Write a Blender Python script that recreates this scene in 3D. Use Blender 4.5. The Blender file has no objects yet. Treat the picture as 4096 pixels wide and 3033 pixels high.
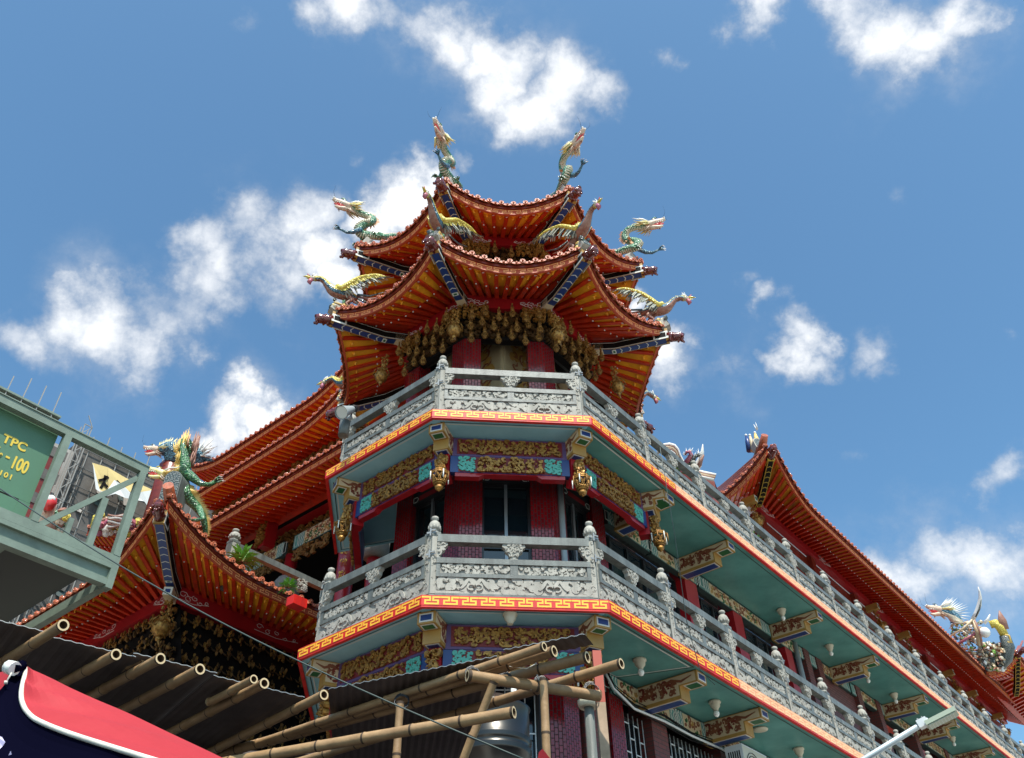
import bpy, math, random
from mathutils import Vector, Matrix, noise
R=math.radians; PI=math.pi
sc=bpy.context.scene; COL=sc.collection
# ---------------- camera, sky, sun, exposure ----------------
CAM=Vector((-1.0959,-13.7661,1.6001)); PITCH,YAW,ROLL,FPX=0.72389,0.10213,-0.02148,3459.83
_f=Vector((math.sin(YAW)*math.cos(PITCH),math.cos(YAW)*math.cos(PITCH),math.sin(PITCH)))
_r0=Vector((math.cos(YAW),-math.sin(YAW),0)); _u0=_r0.cross(_f)
_r=_r0*math.cos(ROLL)+_u0*math.sin(ROLL); _u=_u0*math.cos(ROLL)-_r0*math.sin(ROLL)
cd=bpy.data.cameras.new('camera'); cam=bpy.data.objects.new('camera',cd); COL.objects.link(cam)
cd.sensor_width=36; cd.lens=FPX/4096*36; cd.clip_end=3000; cd.clip_start=.05
m=Matrix((_r,_u,-_f)).transposed().to_4x4(); m.translation=CAM; cam.matrix_world=m; sc.camera=cam
def ray(u,v): return (_f+_r*((u-2048)/FPX)-_u*((v-1516.5)/FPX)).normalized()
def onpl(u,v,pt,n):          # point seen at photo position (u,v) on the plane through pt with normal n
    d=ray(u,v); n=Vector(n); return CAM+d*((Vector(pt)-CAM).dot(n)/d.dot(n))
def onz(u,v,z): return onpl(u,v,(0,0,z),(0,0,1))
def aty(u,v,y): return onpl(u,v,(0,y,0),(0,1,0))
def atd(u,v,d): return CAM+ray(u,v)*d
SUN_AZ,SUN_EL=R(-84),R(60)
sd=Vector((math.cos(SUN_AZ)*math.cos(SUN_EL),math.sin(SUN_AZ)*math.cos(SUN_EL),math.sin(SUN_EL)))
sl=bpy.data.lights.new('sun','SUN'); sl.energy=4.2; sl.angle=R(.5); sl.color=(1,.94,.84)
so=bpy.data.objects.new('sun',sl); COL.objects.link(so); so.rotation_euler=sd.to_track_quat('Z','Y').to_euler(); so.location=sd*60
sc.view_settings.view_transform='Standard'; sc.view_settings.look='None'; sc.view_settings.gamma=1; sc.view_settings.exposure=.6
w=bpy.data.worlds.new('World'); sc.world=w; w.use_nodes=True; nt=w.node_tree; NN=nt.nodes; LL=nt.links
bg=NN['Background']; bg.inputs[1].default_value=.12
sky=NN.new('ShaderNodeTexSky'); sky.sky_type='NISHITA'; sky.sun_disc=False; sky.sun_elevation=SUN_EL; sky.sun_rotation=PI/2-SUN_AZ
sky.air_density=1.0; sky.dust_density=2.2; sky.ozone_density=1.6; sky.altitude=50
tc=NN.new('ShaderNodeTexCoord')
def nd(t,**k):
    n=NN.new(t)
    for a,b in k.items(): setattr(n,a,b)
    return n
def lk(a,b): LL.new(a,b)
def wmath(op,a,b=None):
    n=nd('ShaderNodeMath',operation=op)
    for i,x in enumerate((a,b)):
        if x is None: continue
        if isinstance(x,(int,float)): n.inputs[i].default_value=x
        else: lk(x,n.inputs[i])
    return n.outputs[0]
# warped direction
nz=nd('ShaderNodeTexNoise'); nz.inputs['Scale'].default_value=9; nz.inputs['Detail'].default_value=7; nz.inputs['Roughness'].default_value=.6
lk(tc.outputs['Generated'],nz.inputs['Vector'])
vs=nd('ShaderNodeVectorMath',operation='SUBTRACT'); lk(nz.outputs['Color'],vs.inputs[0]); vs.inputs[1].default_value=(.5,.5,.5)
sca=nd('ShaderNodeVectorMath',operation='SCALE'); lk(vs.outputs[0],sca.inputs[0]); sca.inputs['Scale'].default_value=.15
va=nd('ShaderNodeVectorMath',operation='ADD'); lk(tc.outputs['Generated'],va.inputs[0]); lk(sca.outputs[0],va.inputs[1])
# cloud puffs: (photo px u,v in the 2231-wide view, radius px, strength)
CL=[(700,10,55,.9),(770,5,60,.95),(850,15,55,.8),(920,60,50,.9),(980,70,60,1),(1050,110,60,1),(1110,140,60,1),(1090,190,70,1),(1150,240,70,1),(1210,210,70,1.05),(1110,290,45,.85),(1290,215,45,.75),(690,65,25,.5),(1330,225,25,.4),
(870,430,60,1.25),(930,400,45,1.1),(820,470,55,1.25),(1000,380,25,.55),(690,470,55,.8),(640,520,60,.85),(560,480,60,.8),(520,440,40,.65),(450,500,60,.8),(400,480,40,.75),(480,560,65,.85),(560,580,60,.85),(430,620,60,.85),(500,640,60,.9),(590,560,60,.8),(650,600,60,.85),(720,560,60,1.1),(760,600,50,1.2),(540,690,45,.6),(430,690,45,.65),
(60,740,50,.85),(160,700,65,1),(230,710,70,1.05),(300,740,60,.95),(30,720,50,.8),(260,780,40,.65),(350,770,35,.7),(430,775,30,.5),
(530,880,45,1.15),(580,870,35,1.1),(490,940,50,1.2),(560,930,50,1.2),(470,900,25,.7),(450,980,40,1.1),
(1660,5,40,.9),(1850,30,55,.9),(1920,50,65,1.05),(1990,80,60,1),(2060,30,55,1.05),(2090,60,40,.9),(1980,130,40,.85),(1800,10,40,.8),
(1440,130,32,.55),(1490,140,28,.5),(1400,120,22,.4),
(1670,650,32,.7),(1720,680,30,.55),(1740,735,36,.75),(1722,780,38,.8),(1760,790,35,.7),(1600,810,40,.6),(1880,750,40,.6),(1920,790,30,.5),(1640,590,22,.35),
(1440,780,55,1),(1480,740,40,.9),(1460,830,45,.8),(1380,650,30,1),
(1920,1235,55,.95),(1990,1240,60,1),(2060,1200,65,1),(2120,1220,60,.95),(2090,1180,50,.9),(2160,1250,45,.7),(2200,1030,40,.75),(2190,1000,35,.65),(1830,1000,25,.3),(1980,435,22,.28),(2200,735,22,.4),(520,40,30,.35),(600,540,130,.42),(470,620,110,.4),(340,650,55,.55),(350,700,55,.75),(400,670,60,.75),(600,640,60,.7),(120,760,50,.6),(200,720,130,.4),(390,740,70,.35),(2030,1230,140,.45),(1120,200,130,.42),(950,60,120,.42),(2000,70,120,.42),(560,900,90,.4),(1460,800,90,.4),(1600,820,90,.3),(760,330,18,.3)]
acc=None
for (x,y,r,s) in CL:
    d=ray(x*1.8359,y*1.8359); rad=r*2.1*1.8359/FPX
    n=nd('ShaderNodeVectorMath',operation='DISTANCE'); lk(va.outputs[0],n.inputs[0]); n.inputs[1].default_value=d
    mr=nd('ShaderNodeMapRange'); mr.interpolation_type='SMOOTHSTEP'; lk(n.outputs['Value'],mr.inputs[0])
    mr.inputs[1].default_value=0; mr.inputs[2].default_value=rad; mr.inputs[3].default_value=s+.08; mr.inputs[4].default_value=0
    acc=mr.outputs[0] if acc is None else wmath('MAXIMUM',acc,mr.outputs[0])
nz2=nd('ShaderNodeTexNoise'); nz2.inputs['Scale'].default_value=12; nz2.inputs['Detail'].default_value=8; nz2.inputs['Roughness'].default_value=.64
lk(tc.outputs['Generated'],nz2.inputs['Vector'])
dens=wmath('ADD',acc,wmath('MULTIPLY',wmath('SUBTRACT',nz2.outputs[0],.5),1.5))
cm=nd('ShaderNodeMapRange'); cm.interpolation_type='SMOOTHSTEP'; lk(dens,cm.inputs[0]); cm.inputs[1].default_value=.05; cm.inputs[2].default_value=1.35; cm.inputs[3].default_value=0; cm.inputs[4].default_value=1
gate=nd('ShaderNodeMapRange'); lk(acc,gate.inputs[0]); gate.inputs[1].default_value=.0; gate.inputs[2].default_value=.4
cmo=wmath('MULTIPLY',cm.outputs[0],gate.outputs[0])
shade=nd('ShaderNodeMapRange'); lk(dens,shade.inputs[0]); shade.inputs[1].default_value=.4; shade.inputs[2].default_value=1.25; shade.inputs[3].default_value=4.2; shade.inputs[4].default_value=7.2
cc=nd('ShaderNodeVectorMath',operation='SCALE'); cc.inputs[0].default_value=(.97,.985,1.0); lk(shade.outputs[0],cc.inputs['Scale'])
skym=nd('ShaderNodeVectorMath',operation='MULTIPLY'); lk(sky.outputs[0],skym.inputs[0]); skym.inputs[1].default_value=(.74,1.09,1.17); SKYM=skym
mx=nd('ShaderNodeMix',data_type='RGBA'); lk(cmo,mx.inputs[0]); lk(skym.outputs[0],mx.inputs[6]); lk(cc.outputs[0],mx.inputs[7]); lk(mx.outputs[2],bg.inputs[0])
# ---------------- helpers ----------------
Z=Vector((0,0,1)); C0=Vector((0,.1,0))
def frame(azd,o=C0):        # outward azimuth in degrees: local (a along wall, b outward, c up)
    t=R(azd); return (Vector(o),Vector((-math.sin(t),math.cos(t),0)),Vector((math.cos(t),math.sin(t),0)))
ID=(Vector((0,0,0)),Vector((1,0,0)),Vector((0,1,0)))
WL={}
class M:
    def __init__(s,fr=ID): s.v=[]; s.f=[]; s.m=[]; s.mats=[]; s.fr=fr; s.sm=[]
    def P(s,p): o,T,N=s.fr; return o+T*p[0]+N*p[1]+Z*p[2]
    def mi(s,m):
        if m not in s.mats: s.mats.append(m)
        return s.mats.index(m)
    def face(s,pts,m,sm=False,world=False):
        b=len(s.v); s.v.extend([Vector(p) if world else s.P(p) for p in pts]); s.f.append(tuple(range(b,b+len(pts)))); s.m.append(s.mi(m)); s.sm.append(sm)
    def box(s,a0,a1,b0,b1,c0,c1,m,skip=''):
        q=[(a0,b0,c0),(a1,b0,c0),(a1,b1,c0),(a0,b1,c0),(a0,b0,c1),(a1,b0,c1),(a1,b1,c1),(a0,b1,c1)]
        base=len(s.v); s.v.extend([s.P(p) for p in q]); k=s.mi(m)
        for nm,f in (('d',(3,2,1,0)),('u',(4,5,6,7)),('f',(0,1,5,4)),('r',(1,2,6,5)),('b',(2,3,7,6)),('l',(3,0,4,7))):
            if nm in skip: continue
            s.f.append(tuple(base+i for i in f)); s.m.append(k); s.sm.append(False)
    def prism(s,poly,d0,d1,m,ax='b',m2=None):   # polygon in (a,c) extruded along b, or in (a,b) extruded along c
        def q(x,y,d): return (x,d,y) if ax=='b' else ((x,y,d) if ax=='c' else (d,x,y))
        s.face([q(x,y,d1) for x,y in poly],m2 or m); s.face([q(x,y,d0) for x,y in reversed(poly)],m)
        n=len(poly)
        for i in range(n):
            a,b=poly[i],poly[(i+1)%n]; s.face([q(*a,d0),q(*b,d0),q(*b,d1),q(*a,d1)],m)
    def tube(s,pts,rad,m,seg=8,cap=True,world=False,sm=True,flat=1.0,up=None,mfn=None):
        P=[Vector(p) if world else s.P(p) for p in pts]; n=len(P)
        rr=rad if isinstance(rad,(list,tuple)) else [rad]*n
        base=len(s.v); k=s.mi(m); prev=None
        for i in range(n):
            t=(P[min(i+1,n-1)]-P[max(i-1,0)]).normalized()
            if prev is None:
                u=(up or (Z if abs(t.z)<.9 else Vector((1,0,0)))); u=(u-t*u.dot(t)).normalized()
            else: u=(prev-t*prev.dot(t)).normalized()
            prev=u; w_=t.cross(u)
            for j in range(seg):
                an=2*PI*j/seg; s.v.append(P[i]+u*(rr[i]*math.cos(an))+w_*(rr[i]*flat*math.sin(an)))
        for i in range(n-1):
            for j in range(seg):
                a=base+i*seg+j; b=base+i*seg+(j+1)%seg
                s.f.append((a,b,b+seg,a+seg)); s.m.append(k if mfn is None else s.mi(mfn(j,i))); s.sm.append(sm)
        if cap:
            s.f.append(tuple(base+j for j in reversed(range(seg)))); s.m.append(k); s.sm.append(False)
            s.f.append(tuple(base+(n-1)*seg+j for j in range(seg))); s.m.append(k); s.sm.append(False)
    def lathe(s,prof,m,o=(0,0,0),seg=12,sm=True,mfn=None,oct_=0):
        c=s.P(o); base=len(s.v); k=s.mi(m); n=len(prof)
        for r,z in prof:
            for j in range(seg):
                an=2*PI*(j+oct_)/seg; s.v.append(c+Vector((r*math.cos(an),r*math.sin(an),z)))
        for i in range(n-1):
            for j in range(seg):
                a=base+i*seg+j; b=base+i*seg+(j+1)%seg; s.f.append((a,b,b+seg,a+seg)); s.m.append(k if mfn is None else s.mi(mfn(i))); s.sm.append(sm)
        s.f.append(tuple(base+j for j in reversed(range(seg)))); s.m.append(k); s.sm.append(False)
        s.f.append(tuple(base+(n-1)*seg+j for j in range(seg))); s.m.append(k); s.sm.append(False)
    def blob(s,p,r,m,world=False,sx=(1,1,1),rnd=None,seg=6,rings=4):
        c=Vector(p) if world else s.P(p); base=len(s.v); k=s.mi(m)
        s.v.append(c+Vector((0,0,r*sx[2])))
        for i in range(1,rings):
            ph=PI*i/rings
            for j in range(seg):
                an=2*PI*j/seg; q=1 if rnd is None else rnd.uniform(.75,1.2)
                s.v.append(c+Vector((r*sx[0]*math.sin(ph)*math.cos(an)*q,r*sx[1]*math.sin(ph)*math.sin(an)*q,r*sx[2]*math.cos(ph))))
        s.v.append(c-Vector((0,0,r*sx[2]))); last=len(s.v)-1
        for j in range(seg):
            s.f.append((base,base+1+j,base+1+(j+1)%seg)); s.m.append(k); s.sm.append(rnd is None)
            b=base+1+(rings-2)*seg; s.f.append((last,b+(j+1)%seg,b+j)); s.m.append(k); s.sm.append(True)
        for i in range(rings-2):
            for j in range(seg):
                a=base+1+i*seg+j; b=base+1+i*seg+(j+1)%seg; s.f.append((a,a+seg,b+seg,b)); s.m.append(k); s.sm.append(rnd is None)
    def ribbon(s,pts,ws,d0,d1,m,mapf=None,ramp=0):   # raised strip: pts in 2-D, widths, mapped by mapf(x,y,d)->local point
        mapf=mapf or (lambda x,y,d:(x,d,y)); n=len(pts); L=[];Rr=[]
        for i in range(n):
            a=pts[max(i-1,0)]; b=pts[min(i+1,n-1)]; dx,dy=b[0]-a[0],b[1]-a[1]; l=math.hypot(dx,dy) or 1; w_=(ws[i] if isinstance(ws,(list,tuple)) else ws)/2
            L.append((pts[i][0]-dy/l*w_,pts[i][1]+dx/l*w_)); Rr.append((pts[i][0]+dy/l*w_,pts[i][1]-dx/l*w_))
        base=len(s.v); k=s.mi(m)
        for i in range(n):
            for q,d in ((L[i],d1+ramp*i),(Rr[i],d1+ramp*i),(L[i],d0),(Rr[i],d0)): s.v.append(s.P(mapf(q[0],q[1],d)))
        for i in range(n-1):
            a=base+4*i; b=a+4
            for f in ((a,a+1,b+1,b),(a+2,a,b,b+2),(a+1,a+3,b+3,b+1)): s.f.append(f); s.m.append(k); s.sm.append(False)
        for a in (base,base+4*(n-1)): s.f.append((a,a+1,a+3,a+2)); s.m.append(k); s.sm.append(False)
    def scrolls(s,x0,x1,y0,y1,d0,d1,m,seed=1,size=.05,wd=.014,dens=1.0,mapf=None,mlist=None):
        rn=random.Random(seed); W_,H_=x1-x0,y1-y0; st=size*1.5
        nx=max(1,round(W_/st)); ny=max(1,round(H_/st))
        for i in range(nx):
            for j in range(ny):
                if rn.random()>dens: continue
                cx=x0+(i+.5+rn.uniform(-.22,.22))*W_/nx; cy=y0+(j+.5+rn.uniform(-.2,.2))*H_/ny
                r0=min(size*rn.uniform(.7,1.15),cx-x0,x1-cx,cy-y0+.3*size,y1-cy+.3*size); a0=rn.uniform(0,6.28); sg=rn.choice((-1,1)); tw=rn.uniform(3.2,5.6)
                mm=rn.choice(mlist) if mlist else m
                pts=[]; ws=[]; k=8
                for q in range(k+1):
                    t=q/k; rr=r0*(1-.75*t); an=a0+sg*tw*t; pts.append((min(max(cx+rr*math.cos(an),x0),x1),min(max(cy+rr*math.sin(an),y0),y1))); ws.append(wd*(.35+1.3*math.sin(PI*min(1,t*1.1+.12))))
                dd=d1*rn.uniform(.75,1.1) if d0==0 else d0+(d1-d0)*rn.uniform(.7,1.15)
                s.ribbon(pts,ws,d0,dd,mm,mapf,.0008 if d1-d0>.006 else .00015)
                a=rn.uniform(0,6.28); l=size*rn.uniform(.6,1.1); ex,ey=cx+l*math.cos(a),cy+l*math.sin(a)
                ex=min(max(ex,x0),x1); ey=min(max(ey,y0),y1)
                s.ribbon([(cx,cy),((cx+ex)/2+.2*(ey-cy),(cy+ey)/2-.2*(ex-cx)),(ex,ey)],[wd*.4,wd*1.5,wd*.2],d0,dd,mm,mapf)
    def carve(s,x0,x1,y0,y1,d0,d1,m,seed=1,size=.05,n=None,mapf=None):   # lumpy gilded relief
        rn=random.Random(seed); mapf=mapf or (lambda x,y,d:(x,d,y)); s.scrolls(x0,x1,y0,y1,d0,d0+(d1-d0)*.7,m,seed,size,size*.38,1,mapf)
        n=n or int((x1-x0)*(y1-y0)/(size*size)*.8)
        for i in range(n):
            x=rn.uniform(x0+size*.3,x1-size*.3); y=rn.uniform(y0+size*.3,y1-size*.3); r=size*rn.uniform(.16,.42)
            a=rn.uniform(0,6.28); l=size*rn.uniform(.2,.7)
            p=[mapf(x-l*math.cos(a),y-l*math.sin(a),d0+(d1-d0)*.4),mapf(x,y,d0+(d1-d0)*rn.uniform(.6,1)),mapf(x+l*math.cos(a),y+l*math.sin(a)*.8,d0+(d1-d0)*.3)]
            s.tube(p,[r*.35,r*.8,r*.3],m,5)
    def build(s,name,parent=None,loc=None,smooth=None):
        me=bpy.data.meshes.new(name); org=Vector(loc) if loc is not None else (WL.get(parent.name,Vector((0,0,0))) if parent else Vector((0,0,0)))
        me.from_pydata([v-org for v in s.v],[],s.f); 
        for mm in s.mats: me.materials.append(MAT[mm])
        me.polygons.foreach_set('material_index',s.m); me.polygons.foreach_set('use_smooth',s.sm)
        uv=me.uv_layers.new(name='uv'); dat=[0.0]*(2*len(me.loops)); i=0
        for f in s.f:
            p=[s.v[j] for j in f]; nn=(p[1]-p[0]).cross(p[-1]-p[0])
            if abs(nn.z)>.7*nn.length: hx,hy=Vector((1,0,0)),Vector((0,1,0))
            else:
                hx=Vector((-nn.y,nn.x,0)); hx=hx.normalized() if hx.length>1e-9 else Vector((1,0,0)); hy=Z
            for q in p: dat[i]=q.dot(hx); dat[i+1]=q.dot(hy); i+=2
        uv.data.foreach_set('uv',dat)
        me.validate(); me.update()
        o=bpy.data.objects.new(name,me); COL.objects.link(o); o.parent=parent
        if parent is None: o.location=org; WL[o.name]=org
        else: WL[o.name]=org
        return o
def tag(o,label=None,cat=None,group=None,kind=None):
    if label: o['label']=label
    if cat: o['category']=cat
    if group: o['group']=group
    if kind: o['kind']=kind
    return o
def thing(name,label,cat,loc=(0,0,0),group=None,kind=None):
    o=bpy.data.objects.new(name,None); COL.objects.link(o); o.location=loc; WL[o.name]=Vector(loc); o.empty_display_size=.2
    return tag(o,label,cat,group,kind)
def part(src,parent,mat4):    # linked copy of a part (and its sub-parts) placed by a matrix relative to its thing
    c=src.copy(); COL.objects.link(c); c.parent=parent; c.matrix_local=mat4
    for ch in src.children:
        d=ch.copy(); COL.objects.link(d); d.parent=c
    return c
def fmat(fr,a,b,c,org=Vector((0,0,0))):   # local x->T, y->N(outward), z up
    o,T,N=fr; m4=Matrix((T,N,Z)).transposed().to_4x4(); m4.translation=o+T*a+N*b+Z*c-org; return m4
# ---------------- materials ----------------
MAT={}
def mat(name,col,rough=.5,metal=0,spec=.5,coat=0,var=0,vs_=3,bump=0,bs=30,col2=None,trans=0,dirt=0,streak=0):
    mt=bpy.data.materials.new(name); mt.use_nodes=True; t=mt.node_tree; b=t.nodes['Principled BSDF']; MAT[name]=mt
    b.inputs['Base Color'].default_value=(*col,1); b.inputs['Roughness'].default_value=rough; b.inputs['Metallic'].default_value=metal
    b.inputs['Specular IOR Level'].default_value=spec; b.inputs['Coat Weight'].default_value=coat; b.inputs['Coat Roughness'].default_value=.08
    if var or col2:
        g=t.nodes.new('ShaderNodeNewGeometry'); n=t.nodes.new('ShaderNodeTexNoise'); n.inputs['Scale'].default_value=vs_; n.inputs['Detail'].default_value=8; n.inputs['Roughness'].default_value=.65
        mp=t.nodes.new('ShaderNodeMapping'); mp.inputs['Scale'].default_value=(1,1,.14 if streak else 1); t.links.new(g.outputs['Position'],mp.inputs[0]); t.links.new(mp.outputs[0],n.inputs['Vector']); r=t.nodes.new('ShaderNodeValToRGB'); t.links.new(n.outputs[0],r.inputs[0])
        r.color_ramp.elements[0].position=.32; r.color_ramp.elements[1].position=.68
        c2=col2 or tuple(min(1,x*(1+var)) for x in col); c1=col if col2 else tuple(x*(1-var) for x in col)
        r.color_ramp.elements[0].color=(*c1,1); r.color_ramp.elements[1].color=(*c2,1); t.links.new(r.outputs[0],b.inputs['Base Color'])
        if dirt or True:
            mr=t.nodes.new('ShaderNodeMapRange'); t.links.new(n.outputs[0],mr.inputs[0]); mr.inputs[3].default_value=min(1,rough*1.25+.03); mr.inputs[4].default_value=rough*.8; t.links.new(mr.outputs[0],b.inputs['Roughness'])
    if bump:
        g=t.nodes.new('ShaderNodeNewGeometry'); n=t.nodes.new('ShaderNodeTexNoise'); n.inputs['Scale'].default_value=bs; n.inputs['Detail'].default_value=6
        t.links.new(g.outputs['Position'],n.inputs['Vector']); bp=t.nodes.new('ShaderNodeBump'); bp.inputs['Strength'].default_value=bump; bp.inputs['Distance'].default_value=.02
        t.links.new(n.outputs[0],bp.inputs['Height']); t.links.new(bp.outputs[0],b.inputs['Normal'])
    return mt
def bricks(name,c1,c2,mortar,bw,bh,ms=.004,rough=.25,spec=.5,bump=.3,off=.5,swap=False):
    mt=mat(name,c1,rough,spec=spec); t=mt.node_tree; b=t.nodes['Principled BSDF']
    uvn=t.nodes.new('ShaderNodeUVMap'); uvn.uv_map='uv'; br=t.nodes.new('ShaderNodeTexBrick'); out=uvn.outputs[0]
    if swap:
        mp=t.nodes.new('ShaderNodeMapping'); mp.inputs['Rotation'].default_value=(0,0,PI/2); t.links.new(out,mp.inputs[0]); out=mp.outputs[0]
    t.links.new(out,br.inputs['Vector'])
    br.inputs['Color1'].default_value=(*c1,1); br.inputs['Color2'].default_value=(*c2,1); br.inputs['Mortar'].default_value=(*mortar,1)
    br.inputs['Scale'].default_value=1; br.inputs['Mortar Size'].default_value=ms; br.inputs['Brick Width'].default_value=bw; br.inputs['Row Height'].default_value=bh; br.offset=off; br.inputs['Mortar Smooth'].default_value=.1
    t.links.new(br.outputs['Color'],b.inputs['Base Color']); bp=t.nodes.new('ShaderNodeBump'); bp.inputs['Strength'].default_value=bump; bp.inputs['Distance'].default_value=.01; bp.invert=True
    t.links.new(br.outputs['Fac'],bp.inputs['Height']); t.links.new(bp.outputs[0],b.inputs['Normal'])
    mr=t.nodes.new('ShaderNodeMapRange'); t.links.new(br.outputs['Fac'],mr.inputs[0]); mr.inputs[3].default_value=rough; mr.inputs[4].default_value=.8; t.links.new(mr.outputs[0],b.inputs['Roughness'])
mat('red',(.34,.009,.013),.32,var=.15,vs_=2,coat=.2)
mat('ground_red',(.17,.010,.009),.5,var=.15)
mat('beam_red',(.32,.008,.012),.4,var=.12,vs_=2)
mat('rafter_red',(.56,.035,.006),.38,var=.28,vs_=4)
mat('orange',(.93,.36,.018),.42,var=.22,vs_=2.5)
mat('orange2',(.90,.31,.015),.42,var=.12,vs_=2.5)
mat('fret_ground',(.40,.05,.010),.55,var=.1)
mat('fret_line',(.85,.36,.12),.6)
mat('maroon',(.16,.022,.012),.28,var=.3,vs_=6)
mat('glaze',(.13,.018,.014),.16,coat=.6,bump=.6,bs=18,var=.3,vs_=8)
mat('tile_end',(.47,.125,.055),.28,coat=.25,bump=.9,bs=45,var=.25,vs_=14)
mat('roof_tile',(.36,.085,.03),.3,coat=.3,bump=.3,bs=12,var=.3,vs_=6)
mat('fascia_red',(.55,.016,.011),.4,var=.28,vs_=5,streak=1)
mat('fascia_yellow',(.86,.45,.035),.4,var=.14,vs_=6,streak=1)
mat('faded_ground',(.80,.33,.17),.5,var=.15,vs_=5)
mat('faded_line',(.90,.50,.27),.5,var=.12,vs_=5)
mat('teal',(.06,.205,.185),.34,col2=(.115,.32,.29),vs_=1.3)
mat('teal_sheen',(.23,.47,.54),.3,col2=(.31,.57,.65),vs_=1.6)  # same teal paint, with the sheen of the bright street put into its colour
mat('trim_dark',(.03,.05,.045),.5)
mat('trim_white',(.62,.62,.57),.5)
mat('trim_gold',(.55,.36,.05),.45)
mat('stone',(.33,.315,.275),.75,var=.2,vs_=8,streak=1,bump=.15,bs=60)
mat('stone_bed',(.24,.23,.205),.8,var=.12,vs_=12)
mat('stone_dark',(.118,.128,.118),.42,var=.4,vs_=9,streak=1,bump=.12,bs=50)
mat('gold',(.50,.26,.055),.38,.5,col2=(.16,.065,.014),vs_=18,bump=.4,bs=40)
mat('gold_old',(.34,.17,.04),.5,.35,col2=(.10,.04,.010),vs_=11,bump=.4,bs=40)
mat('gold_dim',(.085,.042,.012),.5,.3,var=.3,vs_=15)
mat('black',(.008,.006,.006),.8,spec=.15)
mat('blue',(.014,.04,.16),.35,var=.1)
mat('green_dk',(.012,.10,.03),.4)
mat('ochre',(.36,.20,.045),.45,var=.12,vs_=6)
mat('mural_cream',(.36,.28,.16),.6,var=.1)
mat('cream',(.56,.43,.27),.5,var=.1,vs_=6)
mat('brown',(.20,.06,.025),.5,var=.2,vs_=5)
mat('teal_orn',(.08,.36,.28),.45)
mat('violet',(.10,.05,.14),.5)
mat('cloth_white',(.7,.69,.66),.85,var=.06)
mat('steel',(.38,.37,.35),.5,.9,var=.1)
mat('glass',(.006,.012,.016),.06,spec=.8)
mat('alu',(.30,.32,.34),.4,.6)
mat('frame_dark',(.02,.02,.022),.35)
mat('lamp_body',(.52,.48,.36),.4)
mat('alu_pale',(.45,.50,.52),.35,.3,var=.08)
mat('led',(.40,.45,.34),.4)
mat('bulb',(.8,.8,.74),.15)
mat('paving',(.39,.375,.34),.9,var=.1)
mat('damper_dark',(.05,.05,.05),.9,var=.2)  # for the dark patch that weakens ground bounce near the shed
mat('bar_white',(.62,.64,.64),.4)
mat('pipe_grey',(.30,.33,.34),.4,var=.08)
bricks('tile_red',(.24,.006,.009),(.16,.005,.008),(.025,.003,.005),.095,.056,.006,.13,spec=.6,swap=True)
bricks('tile_red_small',(.42,.014,.018),(.36,.012,.016),(.22,.01,.01),.05,.05,.002,.2,spec=.6,off=0)
bricks('brick_brown',(.17,.035,.028),(.12,.026,.022),(.07,.05,.045),.22,.07,.008,.45)
# ================= shared builders =================
Z1,Z2,FH=7.188,10.448,.175
def fret(Mx,x0,x1,y0,y1,lw,m,d0,d1,pitch=.34,mapf=None):
    n=max(1,round((x1-x0)/pitch)); p=(x1-x0)/n; h=y1-y0; hw=lw/2
    def bar(a,b,c,d):   # axis aligned strip a..b x c..d, cut at its ends only
        k=max(1,int((b-a)/.12)); 
        Mx.ribbon([(a+(b-a)*i/k,(c+d)/2) for i in range(k+1)],d-c,d0,d1,m,mapf)
    for i in range(n):
        X=x0+i*p
        top=y1-hw; bot=y0+hw; mid=(y0+y1)/2
        def H(xa,xb,y): bar(X+xa*p-hw,X+xb*p+hw,y-hw,y+hw)
        def V(x,ya,yb): bar(X+x*p-hw,X+x*p+hw,ya+hw*.98,yb-hw*.98)
        H(.02,.42,top); V(.42,mid,top); H(.16,.42,mid); V(.16,bot,mid); H(.16,.84,bot); V(.84,bot,mid); H(.58,.84,mid); V(.58,mid,top); H(.58,.94,top)
def octv(ap,k,z=0,ins=0):  # octagon vertex k (0: az -157.5 left, 1 front-left, 2 front-right, 3 right)
    Rr=ap/math.cos(PI/8); t=R(-157.5+45*k); return Vector((Rr*math.cos(t),.1+Rr*math.sin(t),z))
def fascia(Mx,a0,a1,b,Zt,gm,lm,pitch=.34,red='fascia_red',ml=0,mr=0):
    def pr(d,bo,z0,z1,mt):
        Mx.prism([(a0-(b-bo)*0+(b-bo)*ml,bo),(a1-(b-bo)*mr,bo),(a1-(b-bo+d)*mr,bo-d),(a0+(b-bo+d)*ml,bo-d)],z0,z1,mt,ax='c')
    pr(.06,b,Zt-.148,Zt,gm); pr(.056,b-.004,Zt-FH,Zt-.1485,red)
    fret(Mx,a0+.01,a1-.01,Zt-.138,Zt-.018,.0245,lm,b,b+.003,pitch)
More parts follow.
